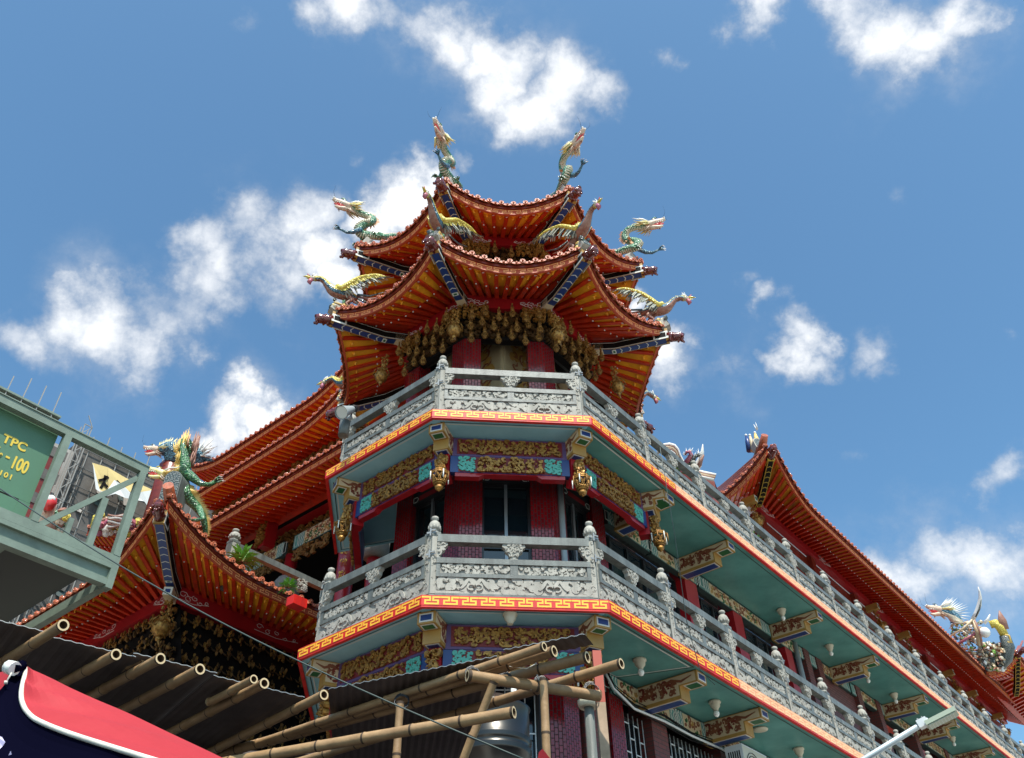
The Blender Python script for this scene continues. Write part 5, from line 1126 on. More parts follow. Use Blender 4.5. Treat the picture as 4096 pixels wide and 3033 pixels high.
m.tube([k6(960,590,37.3),k6(850,700,37.3),k6(640,820,37.3)],[12*S6,10*S6,8*S6],'cream',6,world=True); m.tube([k6(1000,770,37.4),k6(740,930,37.4)],[14*S6]*2,'wattle',6,world=True); m.blob(k6(1120,760,37.3),50*S6,'horn_white',world=True,seg=10,rings=7)
m.build('ridge_bands',cl)
m=M(); m.tube([k6(1190,660),k6(1260,640),k6(1330,700),k6(1380,800)],[40*S6,45*S6,45*S6,40*S6],'sc_yellow',8,world=True); m.tube([k6(1380,720),k6(1350,600),k6(1310,470)],[50*S6,45*S6,4*S6],'leg_brown',7,world=True,flat=.5); m.tube([k6(1380,800),k6(1430,950),k6(1400,1100),k6(1320,1200)],[50*S6,60*S6,60*S6,50*S6],'sc_grey',8,world=True)
m.tube([k6(1110,640,37.6),k6(1160,590,37.6),k6(1190,520,37.6)],[18*S6,14*S6,5*S6],'horn_white',6,world=True); m.tube([k6(1385,790,37.5),k6(1440,800,37.5),k6(1475,900,37.5),k6(1420,880,37.5)],10*S6,'fin_gold',5,world=True)
for i in range(5): m.tube([k6(1140+i*10,910+i*28,37.9),k6(1240,930+i*28,37.9),k6(1330,900+i*28,37.9)],12*S6,'tile_end',5,world=True)
m.build('bird_tail',cl)
fr_r=thing('far_roof','far upswept orange roof corner at the right edge of the picture','roof',tuple(k6(1560,1150,40)))
A_=k6(1150,1330,40); B_=k6(1560,1100,40); 
def Ef(t): p=A_.lerp(B_,t); return p+Z*(.7*t*t-.7*t)
def If(t): return Ef(t)+Vector((.6,.6,0))*1.4+Z*.2
eave(fr_r,Ef,If,10,lambda t:Ef(t)+Vector((2,2,1.6)),singles=True,studs=False)
def Eg(t): return B_+Tw*(6*t)+Z*(-1.2*(1-(1-t)**3)*.5)
eave(fr_r,Eg,lambda t:Eg(t)-Nw*1.5+Tw*1.5+Z*.2,20,lambda t:Eg(t)-Nw*3+Tw*2+Z*2,singles=False,studs=False)
hip_beam(fr_r,A_.lerp(B_,.35)+Tw*1.6-Z*.6,B_+Z*.0,B_+(Nw-Tw)*.4+Z*.1,gold=True)
# ================= TRANSFORMER PLATFORM (left) =================
KS=1.5; AC=(CAM-C0).dot(Tw); NC=(CAM-C0).dot(Nw)
def la(a): return AC+KS*(a-AC)
def lc(c): return 1.6+KS*(c-1.6)
NP=NC+KS*(2.429-NC)
mat('plat_green',(.15,.195,.155),.55,var=.2,vs_=3,bump=.15,bs=14); mat('cab_green',(.075,.165,.095),.42,var=.08,vs_=1.5); mat('plat_dark',(.055,.06,.055),.7); mat('letter_yellow',(.62,.45,.05),.5)
plf=thing('steel_platform','pale green steel girder platform with diagonal braces at the left edge','platform',tuple(C0+Tw*la(-8.2)+Nw*NP))
fo=(C0+Nw*NP,Tw,Nw)
def member(name,*bx,mt='plat_green',par=None):
    m=M(fo)
    for b_ in bx: m.box(*b_,mt)
    return m.build(name,par or plf)
aL,aR=la(-12.5),la(-7.72)
member('top_rail',(aL,aR+.0,-.10,0,lc(6.19),lc(6.26)),(aL,aR,-.001-.05,.012,lc(6.262),lc(6.272)))
member('bottom_rail',(aL,aR-.002,-.10,0,lc(5.26),lc(5.34)))
member('lower_girder',(aL,aR,-.12,.0,lc(5.07),lc(5.12)),(aL,aR-.02,-.07,-.05,lc(5.1205),lc(5.2195)),(aL,aR,-.12,0,lc(5.22),lc(5.259)))
for a in (-7.76,-8.475,-9.6,-10.7): member('post',(la(a)-.045,la(a)+.045,-.095,.004,lc(5.341),lc(6.189)))
member('corner_stub',(la(-7.745)-.04,la(-7.745)+.045,-.13,.006,lc(5.05),lc(5.26)))
def brace(name,a0,c0_,a1,c1,w_=.035,b0=-.07,b1=-.02):
    m=M(fo); dx,dz=la(a1)-la(a0),lc(c1)-lc(c0_); l=math.hypot(dx,dz); nx,nz_=-dz/l*w_,dx/l*w_
    m.prism([(la(a0)+nx,lc(c0_)+nz_),(la(a0)-nx,lc(c0_)-nz_),(la(a1)-nx,lc(c1)-nz_),(la(a1)+nx,lc(c1)+nz_)],b0,b1,'plat_green'); m.build(name,plf)
brace('diagonal_brace',-7.79,6.12,-8.42,5.34); brace('short_post',-8.0,5.80,-8.0,5.34,.04,-.06,-.01); brace('short_post',-8.205,5.5,-8.205,5.34,.03,-.06,-.01)
# side returning away + cross girders under
for k,a in enumerate((-7.745,-8.6,-9.9,-11.2)): member('cross_girder',(la(a)-.045,la(a)+.045,-4.6,-.121,lc(5.07),lc(5.16)),mt='plat_green')
member('deck_sheet',(aL,la(-7.85),-4.6,-.13,lc(5.225),lc(5.24)),mt='plat_dark')
member('far_girder',(aL,aR,-4.72,-4.6,lc(5.07),lc(5.24)))
for a in (-9.0,-11.6): member('support_column',(la(a)-.12,la(a)+.12,-1.5,-1.26,0,lc(5.069)),mt='plat_dark')
cab=thing('transformer_cabinet','green metal transformer cabinet with yellow TPC lettering standing on the steel platform','cabinet',tuple(C0+Tw*la(-9.2)+Nw*NP+Z*lc(5.3)))
m=M(fo); m.box(la(-11.2),la(-8.53),-1.3,-.14,lc(5.345),lc(6.23),'cab_green'); m.box(la(-8.62),la(-8.53)+.004,-.139,-.125,lc(5.35),lc(5.51),'cab_green'); m.build('body',cab)
m=M(fo); m.box(la(-8.77),la(-8.535),-.1395,-.131,lc(5.346),lc(5.50),'cab_green'); m.box(la(-8.775),la(-8.53),-.139,-.134,lc(5.50),lc(5.515),'black'); m.box(la(-8.785),la(-8.772),-.139,-.134,lc(5.47),lc(5.515),'black'); m.box(la(-9.4),la(-8.79),-.139,-.134,lc(5.455),lc(5.47),'black'); m.build('hatch',cab)
fz=C0+Nw*(NP-.137)
def lt(txt,a,c,size,tr=1.0,xs=1,mt='letter_yellow'):
    return text_mesh('letters',txt,size*KS,mt,cab,fz+Tw*la(a)+Z*lc(c),Tw,Nw,.004,tr,xs)
lt('TPC',-8.818,5.957,.112,1.05,.95); lt('100',-8.716,5.79,.160,.95,.60); lt('-',-8.822,5.822,.12,1,.9); lt('6.9',-8.893,5.80,.062,.95,.8); lt('8/',-8.925,5.845,.062,.95,.9); lt('36101',-8.82,5.66,.064,1.25)
# thin wires
def wire(name,label,pts,r_=.008,mt='frame_dark'):
    m=M(); P=[Vector(p) for p in pts]; m.tube([P[0].lerp(P[-1],i/24)-Z*(.12*math.sin(PI*i/24)) if len(P)==2 else P[0] for i in range(25)] if len(P)==2 else P,r_,mt,5,world=True); tag(m.build(name,None,tuple(P[0])),label,'wire')
wire('overhead_wire','long thin dark wire crossing in front of the cabinet and down to the picture bottom',[atd(-60,1915,7),atd(2150,3060,4.6)],.0045,'trim_dark')
wire('hanging_wire','thin pale wire hanging down in front of the upper and lower wing balconies',[atd(2640,1790,12.2),atd(2700,2150,12.0),atd(2745,2480,11.9),atd(2800,2680,11.8),atd(2860,2740,11.8)],0.005,'trim_dark')
# ================= BAMBOO SHED =================
mat('bamboo_node',(.06,.035,.018),.7)
mat('bamboo',(.23,.13,.058),.5,col2=(.40,.25,.12),vs_=5,bump=.2,bs=20); mat('tank_steel',(.07,.065,.06),.3,.9)
mat('bamboo_in',(.12,.07,.035),.8); mat('bamboo_end',(.60,.45,.26),.7)
mat('sheet_metal',(.17,.135,.12),.8,0,spec=.2,col2=(.09,.07,.062),vs_=2); mat('wood_board',(.34,.24,.16),.7,var=.3,vs_=6); mat('wood_red',(.40,.08,.05),.6)
def bamboo(A,B,r_,label,group='bamboo poles of the shed',cat='bamboo pole'):
    A,B=Vector(A),Vector(B); d=(B-A); L=d.length; d.normalize(); r_=r_*.86; t=thing('bamboo_pole',label,cat,tuple(A),group)
    pts=[];rr=[]; n=max(2,int(L/.30)); rn=random.Random(int(L*1000))
    bend=d.cross(Z).normalized()*rn.uniform(-.01,.01)
    for i in range(n):
        s0=L*i/n; b_=bend*math.sin(PI*i/n)
        for (x,k) in ((.0,1.10),(.05,1.0),(.5,.97),(.95,1.0)): pts.append(A+d*(s0+x*L/n)+b_); rr.append(r_*k)
    pts.append(B); rr.append(r_*1.04)
    m=M(); m.tube(pts,rr,'bamboo',14,cap=False,world=True,mfn=lambda j,i:'bamboo_node' if i%4==0 else 'bamboo'); m.build('culm',t)
    u=d.cross(Z).normalized(); v=d.cross(u)
    for (c,s_) in ((A,-1),(B,1)):
        e=M()
        ring=[[c+(u*math.cos(q)+v*math.sin(q))*rad for q in [2*PI*j/14 for j in range(14)]] for rad in (r_*1.05,r_*.72)]
        inn=[p-d*(s_*.05) for p in ring[1]]
        for j in range(14):
            k=(j+1)%14; e.face([ring[0][j]+d*s_*.001,ring[0][k]+d*s_*.001,ring[1][k]+d*s_*.001,ring[1][j]+d*s_*.001],'bamboo_end',world=True); e.face([ring[1][j],ring[1][k],inn[k],inn[j]],'bamboo_in',world=True)
        e.face(inn,'bamboo_in',world=True); e.build('cut_end',t)
    return t
def D(x,y,z): return onz(x*1.8359,y*1.8359,z)
bp=Vector((-1,1,0)).normalized(); ZB=3.74
names=['leftmost bamboo pole end above the red awning','second bamboo pole end from the left under the corrugated sheet','third bamboo pole end from the left, lashed beside a thinner pole','fourth bamboo pole end from the left under the corrugated sheet','fifth bamboo pole end from the left, upper one of a close pair','sixth bamboo pole end from the left, lower one of a close pair','bamboo pole end just below the left corner of the lower tower balcony']
for i,((x,y),lab) in enumerate(zip(((138,1362),(253,1426),(350,1435),(436,1458),(553,1480),(576,1489),(706,1514)),names)):
    e=D(x,y,ZB); dirv=(D(x-100,y+62,ZB)-e).normalized() if i==0 else (bp*.75+Vector((-.5,.5,0))*.2+Vector((0.02*i,0,0))).normalized()
    bamboo(e,e+dirv*(3.2 if i!=4 else .5),.036 if i!=4 else .030,lab)
e=D(312,1436,ZB+.09); bamboo(e,e+bp*.35,.018,'thin short bamboo stick lying on the sheet edge beside the third pole')
for (x,y,x2,y2,r_,lab) in ((1186,1409,1000,1472,.030,'rear upper bamboo pole of the right hand bundle, pointing at the gold lintel'),(1208,1419,900,1515,.037,'second bamboo pole of the right hand bundle with a split end'),(1280,1432,640,1600,.039,'third and thickest bamboo pole of the right hand bundle'),(1354,1446,980,1560,.036,'rightmost bamboo pole of the bundle reaching under the teal ceiling')):
    a=D(x,y,ZB); b_=D(x2,y2,ZB); bamboo(a,a+(b_-a).normalized()*5.0,r_,lab)
a,b_=D(1018,1472,ZB-.11),D(1306,1516,ZB-.11); bamboo(a,b_,.038,'bamboo cross beam tied under the right hand poles')
a=D(1120,1552,3.35); bamboo(a,a+(D(700,1625,3.35)-a).normalized()*4,.036,'lower bamboo pole crossing in front of the steel water tank')
a=D(1275,1441,ZB+.08); bamboo(a,D(1225,1452,ZB+.08),.016,'thin grey bamboo stick above the rightmost pole')
for (x,y,xb,yb,lab) in ((872,1530,866,1652,'upright bamboo post nearest the middle of the shed'),(1184,1480,1204,1652,'pale upright bamboo post under the cross beam'),(1076,1485,1012,1652,'slanting bamboo prop left of the steel water tank')):
    a=D(x,y,ZB-.13); p=D(xb,yb,2.6); 
    A=a; d=(atd(xb*1.8359,yb*1.8359,(a-CAM).length*1.0)-a).normalized(); bamboo(a,a+d*1.9 if abs(xb-x)>30 else Vector((a.x,a.y,0)),.028,lab)
bd_=thing('wooden_post','weathered wooden board with a red painted top standing right of the bamboo bundle','post',tuple(D(1300,1420,3.95)))
a=D(1299,1420,3.95); m=M((Vector((a.x,a.y,0)),Vector((1,0,0)),Vector((0,-1,0)))); m.box(-.028,.028,-.02,.02,3.62,a.z,'wood_red'); m.box(-.028,.028,-.02,.02,0,3.619,'wood_board'); m.build('board',bd_)
m=M(); 
for (x,y,z) in ((1160,1425,3.8),(1170,1470,3.7)):
    c=D(x,y,z); m.tube([c,c+Vector((.02,0,-.06)),c+Vector((-.04,-.02,-.10)),c+Vector((-.14,0,-.08))],.0035,'bulb',4,world=True)
tag(m.build('tie_strings',None,tuple(D(1160,1425,3.8))),'loose white tie strings hanging from the bamboo bundle','string')
def sheet(name,label,K,e1,e2,L1,L2,amp=.004,pitch=.06,z=3.80):
    K=Vector((K.x,K.y,z)); e1=Vector((e1.x,e1.y,0)).normalized(); e2=Vector((e2.x,e2.y,0)).normalized(); m=M(); n=int(L1/pitch)*4
    for i in range(n):
        a0,a1=L1*i/n,L1*(i+1)/n; z0,z1=amp*math.sin(2*PI*a0/pitch),amp*math.sin(2*PI*a1/pitch)
        p=[K+e1*a0+Z*z0,K+e1*a1+Z*z1]; m.face([p[0],p[1],p[1]+e2*L2,p[0]+e2*L2],'sheet_metal',world=True,sm=True); m.face([p[0]+Z*.004,p[0]+e2*L2+Z*.004,p[1]+e2*L2+Z*.004,p[1]+Z*.004],'steel',world=True,sm=True)
        m.face([p[0],p[1],p[1]+Z*.004,p[0]+Z*.004],'steel',world=True)
    return tag(m.build(name,None,tuple(K)),label,'roof sheet','corrugated sheets of the shed')
KA=D(1083,1430,3.8); LA=D(735,1498,3.8); RA=D(1330,1480,3.8); e1=(LA-KA); e2=Vector((e1.y,-e1.x,0)); e2=e2 if e2.y>0 else -e2
sheet('corrugated_sheet','grey corrugated sheet with serrated edge under the lower tower balcony',KA,e1,Vector((-.04,1,0)),1.18,6,)
sheet('corrugated_sheet','grey corrugated sheet behind the right hand bamboo bundle',KA+Vector((.02,.0,0))-e1.normalized()*.02,-e1,e2,.52,.16,z=3.835)
KB=D(664,1520,3.8); LB=D(112,1388,3.8); f1=(LB-KB); f2=Vector((-f1.y,f1.x,0)); f2=f2 if f2.y>0 else -f2
lens=[0,.62,1.05,1.6]; 
for i,(s0,s1) in enumerate(((0,.62),(.60,1.12),(1.10,1.62),(1.60,3.2))):
    k=KB+f1.normalized()*s0; sheet('corrugated_sheet','grey corrugated shed sheet in the left row, '+('nearest the tower','second from the tower','third from the tower','farthest from the tower beside the steel platform')[i],k,f1,f2,s1-s0,7,amp=.0025,z=3.80+.02*(i%2))
sh=M(); c=D(500,1640,3.8); sh.box(-12,-1.2,c.y+.2,c.y+6.5,3.86,3.88,'sheet_metal'); tag(sh.build('shed_roof',None,(-3,c.y+2,3.87)),'dark flat rear roof of the bamboo shed','shed roof')
for k,(x,y,z) in enumerate(((1030,1474,ZB-.06),(1180,1495,ZB-.06),(1290,1508,ZB-.06),(1100,1486,ZB-.06),(875,1533,ZB-.08))):
    c=D(x,y,z); m=M()
    for q in range(4): m.tube([c+Vector((.045*math.cos(t),.02*math.sin(t)+.012*q-.02,.05*math.sin(t)+.01*q)) for t in [2*PI*j/10+q for j in range(11)]],.0035,'frame_dark',4,cap=False,world=True)
    tag(m.build('wire_lashing',None,tuple(c)),('wire lashing at the left end of the bamboo cross beam','wire lashing where the pale post meets the cross beam','wire lashing at the wooden post end of the cross beam','wire lashing at the middle of the bamboo cross beam','wire lashing at the top of the middle shed post')[k],'lashing')
# water tank
tk=thing('water_tank','ribbed stainless steel water tank behind the bamboo props','water tank',tuple(atd(2010,3033,9.0)-Z*.0))
c=atd(1975,3033,9.3); R_=.36; zt=c.z+.46; pr=[(R_,0)]; z=0
prof=[(R_,c.z-1.6)]
zz=c.z-1.6
while zz<zt-.05:
    if int((zz-c.z)*10)%5 in (0,): prof+= [(R_,zz),(R_+.02,zz+.015),(R_,zz+.03),(R_+.02,zz+.045),(R_,zz+.06)]
    zz+=.1
prof+=[(R_,zt-.02),(R_+.015,zt),(R_*.9,zt+.03),(R_*.45,zt+.13),(.1,zt+.15)]
m=M(); m.lathe(prof,'tank_steel',o=(c.x,c.y,0),seg=40); m.build('shell',tk); m=M(); m.lathe([(.03,zt+.05),(.03,zt+.26)],'bulb',o=(c.x+.2,c.y-.1,0),seg=10); m.build('vent_pipe',tk); m=M(); m.lathe([(.3,0),(.3,c.z-1.6)],'plat_dark',o=(c.x,c.y,0),seg=12); m.build('stand',tk)
# ================= AWNING =================
mat('canvas_red',(.34,.010,.018),.75,var=.08,vs_=4,bump=.2,bs=5); mat('canvas_navy',(.0025,.0025,.009),1,spec=0); mat('piping',(.62,.60,.52),.8,var=.2,vs_=20); mat('canvas_logo',(.45,.42,.62),.8)
aw=thing('market_umbrella','red canvas parasol with navy underside and cream piping at the bottom left corner','parasol',tuple(atd(100,2680,2.6)))
def w3(x,y,d): return atd(x/3.816,2600+y/3.816,d)
ridge_=[(400,265,2.6),(560,330,2.58),(800,440,2.55),(1100,590,2.5),(1500,770,2.45),(1950,960,2.4),(2600,1270,2.33),(3300,1600,2.25),(3900,1900,2.2)]
edge_=[(385,265,2.6),(395,330,2.58),(350,500,2.52),(325,660,2.46),(340,800,2.4),(420,950,2.32),(600,1090,2.22),(1100,1290,2.1),(1950,1560,1.95),(2700,1790,1.85)]
Rg=[w3(*p) for p in catmull(ridge_,6)]; Eg_=[w3(*p) for p in catmull(edge_,6)]
def samp(L,t): x=t*(len(L)-1); i=min(int(x),len(L)-2); return L[i].lerp(L[i+1],x-i)
m=M(); nx,ny=44,12
for i in range(nx):
    for j in range(ny):
        def q(a,b):
            p=samp(Rg,a).lerp(samp(Eg_,a),b); nrm=ray(500,2800); return p+nrm*(-.05*math.sin(PI*b)*min(1,a*4))+Z*(.008*math.sin(a*23+b*9)*math.sin(PI*b))
        m.face([q(i/nx,j/ny),q((i+1)/nx,j/ny),q((i+1)/nx,(j+1)/ny),q(i/nx,(j+1)/ny)],'canvas_red',world=True,sm=True)
# far panel of the red canvas, left of the rib
L0=[w3(-200,400,2.75),w3(-20,345,2.72),w3(130,315,2.66),w3(175,330,2.64)]; L1=[w3(-300,760,2.6),w3(-100,690,2.6),w3(60,560,2.6),w3(130,400,2.62)]
for i in range(12):
    a,b=i/12,(i+1)/12; m.face([samp(L0,a),samp(L0,b),samp(L1,b),samp(L1,a)],'canvas_red',world=True,sm=True)
m.build('canopy',aw)
m=M(); m.tube([p+Z*.0-ray(300,2800)*.006 for p in Eg_],.0055,'piping',8,world=True); m.build('piping',aw)
m=M(); A_=Eg_; B_=[w3(*p) for p in catmull([(235,235,2.6),(180,330,2.58),(60,540,2.5),(-100,720,2.45),(-250,900,2.4),(-250,1200,2.3),(-200,1500,2.2),(0,1800,2.1),(900,1950,1.95),(2700,2100,1.8)],6)]
for i in range(54):
    a,b=i/54,(i+1)/54
    for j in range(4):
        q=lambda t,s_: samp(A_,t).lerp(samp(B_,t),s_)+ray(300,2800)*(.03*math.sin(PI*s_))
        m.face([q(a,j/4),q(b,j/4),q(b,(j+1)/4),q(a,(j+1)/4)],'canvas_navy',world=True,sm=True)
m.face([w3(-300,1330,2.2),w3(-100,1290,2.2),w3(30,1330,2.2),w3(80,1410,2.19),w3(40,1470,2.19),w3(-20,1530,2.18),w3(-300,1600,2.18)],'canvas_logo',world=True); m.face([w3(165,1540,2.15),w3(185,1630,2.15),w3(125,1615,2.15)],'canvas_logo',world=True)
m.build('valance',aw)
m=M(); a=w3(125,260,2.56); b_=w3(225,290,2.54); m.tube([a,b_],[.017,.017],'bulb',10,world=True); m.tube([b_,w3(330,240,2.58)],[.010,.014],'canvas_navy',8,world=True); m.build('rib_end',aw)
m=M(); m.tube([w3(180,345,2.5),w3(120,450,2.5),w3(95,500,2.5)],.002,'piping',4,world=True); m.tube([w3(60,495,2.5),w3(95,495,2.5),w3(105,525,2.5)],[.004,.006,.002],'piping',4,world=True); m.build('tie_string',aw)
m=M(); c=w3(-400,900,2.9); m.lathe([(.02,0),(.02,c.z+.1)],'alu',o=(c.x,c.y,0),seg=10); m.build('pole',aw)
# small red flag at the bottom
m=M(); m.face([atd(2155,3010,5),atd(2170,2995,5),atd(2200,3033,5),atd(2190,3070,5),atd(2145,3070,5)],'canvas_red',world=True); m.face([atd(2155,3010,5.01),atd(2145,3070,5.01),atd(2190,3070,5.01),atd(2200,3033,5.01),atd(2170,2995,5.01)],'canvas_red',world=True); tag(m.build('red_cloth',None,tuple(atd(2165,3030,5))),'small red cloth tip at the bottom edge beside the pale bamboo post','cloth')
# ================= STREET LAMP (right) =================
sl_=thing('street_lamp','grey LED street lamp arm reaching up in front of the lower wing balcony','street lamp',tuple(atd(3400,3100,12)))
A=atd(3300,3135,12.2); B=atd(3715,2880,12); m=M(); m.tube([A-(B-A)*1.2,A,B],[.045,.04,.032],'alu_pale' if 'alu_pale' in MAT else 'pipe_grey',12,world=True); m.build('arm',sl_)
lx=(atd(3832,2856,12)-atd(3715,2915,12)); lx=Vector((lx.x,lx.y,lx.z)).normalized(); 
c=atd(3768,2882,12); ly=lx.cross(Z).normalized(); ln=ly.cross(lx); 
def LB(x0,x1,y0,y1,z0,z1,mt,m): 
    P=[c+lx*x+ly*y+ln*z for z in (z0,z1) for x,y in ((x0,y0),(x1,y0),(x1,y1),(x0,y1))]
    for f in ((3,2,1,0),(4,5,6,7),(0,1,5,4),(1,2,6,5),(2,3,7,6),(3,0,4,7)): m.face([P[i] for i in f],mt,world=True)
m=M(); LB(-.18,.20,-.10,.10,0,.05,'led',m); LB(-.26,-.14,-.05,.05,.02,.11,'bar_white',m); LB(-.16,.18,-.085,.085,-.012,-.001,'led',m) if 'led' in MAT else LB(-.16,.18,-.085,.085,-.012,-.001,'green_dk',m)
for i in range(9): LB(-.15+i*.037,-.146+i*.037,-.085,.085,-.016,-.0125,'bar_white',m)
m.build('lamp_head',sl_); m=M(); LB(-.24,-.22,-.03,-.02,.11,.15,'steel',m); LB(-.18,-.17,.0,.01,.11,.14,'steel',m); m.build('sensor',sl_)
# floodlight on the upper balcony
fl_=thing('floodlight','round aluminium floodlight clamped to the left post of the upper tower balcony','floodlight',tuple(atd(1400,1660,14.9)))
def x3(x,y,d=15.2): return atd(1250+x/2.7533,1380+y/2.7533,d)
m=M(); A=x3(315,745,14.85); B=x3(440,705,15.15); m.tube([A,A.lerp(B,.05),A.lerp(B,.5),B],[.125,.12,.085,.055],'pipe_grey',20,world=True,cap=False); m.tube([B,x3(485,700,15.5)],[.07,.06],'frame_dark',12,world=True); m.build('reflector_shell',fl_)
m=M(); m.tube([A+(B-A).normalized()*.02,A+(B-A).normalized()*.03],[.11,.11],'trim_white',20,world=True); m.build('lens',fl_)
m=M(); m.tube([x3(405,690,15.4),x3(430,760,15.4),x3(410,850,15.4),x3(390,870,15.4)],.016,'frame_dark',5,world=True); m.blob(x3(405,805,15.3),.06,'pipe_grey',world=True); m.build('bracket',fl_)
m=M(); c=x3(345,950,15.0); m.tube([c+Z*.2,c-Z*.1],[.09,.09],'stone_dark',10,world=True); m.build('strap_wrap',fl_)
# ================= SCAFFOLDED TOWER BLOCK far left =================
mat('hoist_grey',(.26,.25,.23),.6)
mat('ledger',(.10,.10,.095),.7)
mat('netting',(.045,.04,.036),.9,col2=(.13,.12,.11),vs_=.8,bump=.8,bs=1.5); mat('concrete',(.30,.28,.26),.9,var=.25,vs_=.6); mat('banner_yellow',(.62,.47,.20),.8,var=.1,vs_=1); mat('banner_white',(.62,.62,.60),.8)
bN=-26; fs=(C0+Nw*bN,Tw,Nw)
def ls(u,v): P=onpl(u,v,C0+Nw*bN,Nw)-C0; return P.dot(Tw),P.z
hsb=thing('scaffolded_building','high building wrapped in grey netting and scaffolding at the far left','building',tuple(C0+Nw*bN)); 
aA,zA=ls(0,1560); aB,zB=ls(352,1757); aC,zC=ls(600,1882); aM,zM=ls(250,1672)
m=M(fs); m.box(aA-25,aM,-20,-.4,0,zM+.1,'netting'); m.box(aM,aB,-20,-.5,0,zB-.6,'concrete'); m.box(aB-.2,aC+14,-20,-.3,0,zC,'netting'); m.build('netted_facade',hsb)
m=M(fs); rn=random.Random(3); sp_=.7; 
a=aA-6
while a<aC+8:
    top=(zM if a<aM else zC)+rn.uniform(.3,1.5); 
    if not(aM<a<aB-.4): m.box(a,a+.04,-.28,-.24,0,top,'hoist_grey'); 
    if rn.random()<.55 and not(aM<a<aB): m.box(a+.25,a+.29,-1.2,-1.16,zC-1,top-rn.uniform(.2,.8),'steel')
    a+=sp_
m.build('scaffold_poles',hsb); tag([o for o in hsb.children if o.name.startswith('scaffold_poles')][0],kind='stuff')
m=M(fs)
z=zC-.4
while z>4: m.box(aA-8,aM,-.23,-.20,z,z+.03,'ledger'); m.box(aB,aC+10,-.23,-.20,z,z+.03,'ledger'); z-=.95
for i in range(40):
    a=aB+rn.uniform(0,aC-aB+3); z=zC-rn.uniform(.3,12); m.ribbon([(a,z),(a+1.0,z-.9)],.03,-.19,-.17,'ledger')
for i in range(60):
    a=aB+rn.uniform(0,aC-aB+2); z=zC-rn.uniform(.3,12); s_=rn.uniform(.3,.8); m.face([(a,-.27,z),(a+s_,-.20,z-.1),(a+s_*.8,-.12,z-s_),(a+.1,-.22,z-s_*.8)],rn.choice(('netting','concrete','netting','trim_dark')))
m.build('scaffold_ledgers',hsb)
m=M(fs); m.box(aA-8,aM,-.6,-.2,zM+.1,zM+.2,'plat_green'); m.box(aB,aC+8,-.5,-.2,zC,zC+.16,'plat_dark'); m.build('parapet_walkway',hsb)
# hoist tower
ht=thing('builders_hoist','white lattice hoist mast running up the scaffolded building','hoist',tuple(C0+Nw*(bN+.4)))
a0,zt_=ls(318,1735); w_=.34; m=M(fs); zt_=ls(330,1722)[1]
for x in (0,w_):
    for y in (.2,.2+w_): m.box(a0-.1+x-.02,a0-.1+x+.02,y-.02,y+.02,0,zt_,'hoist_grey')
z=3
while z<zt_-.5:
    m.ribbon([(a0-.1,z),(a0-.1+w_,z+.5)],.03,.22+w_-.01,.24+w_,'hoist_grey'); m.ribbon([(a0-.1,z+.5),(a0-.1+w_,z+.5)],.03,.22+w_-.01,.24+w_,'hoist_grey'); m.ribbon([(a0-.1+w_,z+.5),(a0-.1,z+1.0)],.03,.22+w_-.01,.24+w_,'hoist_grey'); z+=1.0
m.build('mast',ht)
m=M(fs); m.box(a0-1.0,a0-.3,.05,.3,3,zt_-2,'maroon'); z=4
while z<zt_-2: m.box(a0-1.1,a0-.25,.3,.34,z,z+.5,'netting'); z+=1.2
m.build('hoist_cage_rail',ht)
# banner
bn=thing('hanging_banner','torn yellow banner with black brush strokes and white back hanging on the scaffolding','banner',tuple(C0+Nw*(bN+.3)))
def lb(x,y,d=.25): a,z=ls(x/1.835,1500+y/1.835); return (a,d,z)
m=M(fs); 
Y=[(655,660),(760,700),(900,770),(1060,850),(1180,900)]; Y2=[(700,885),(760,860),(870,850),(960,900),(1150,960)]
for i in range(4): m.face([lb(*Y[i],.25+.1*(i%2)),lb(*Y[i+1],.25+.1*((i+1)%2)),lb(*Y2[i+1],.35),lb(*Y2[i],.4)],'banner_yellow')
m.face([lb(655,660,.3),lb(700,885,.4),lb(672,860,.35)],'banner_white')
m.build('yellow_cloth',bn)
m=M(fs); W_=[(690,885),(800,800),(840,850),(880,925),(1000,930),(1180,1040)]; 
fold=[(672,860),(720,905),(800,798),(860,850),(930,905),(1000,890),(1090,870),(1180,940)]; fl2=[(680,880),(730,925),(800,905),(870,935),(950,950),(1010,960),(1060,1030),(1180,1045)]
for i in range(7): m.face([lb(*fold[i],.45+.12*(i%2)),lb(*fold[i+1],.45+.12*((i+1)%2)),lb(*fl2[i+1],.55),lb(*fl2[i],.55)],'banner_white')
m.build('white_fold',bn)
m=M(fs); 
def st(pts,w_): 
    L_=[lb(*p) for p in pts]; m.ribbon([(q[0],q[2]) for q in L_],w_,.38,.40,'black')
st([(690,800),(725,792),(762,772)],.13); st([(740,762),(728,815),(705,855)],.12); st([(727,815),(755,850)],.12); st([(820,800),(850,830),(880,850)],.12); m.build('brush_strokes',bn)
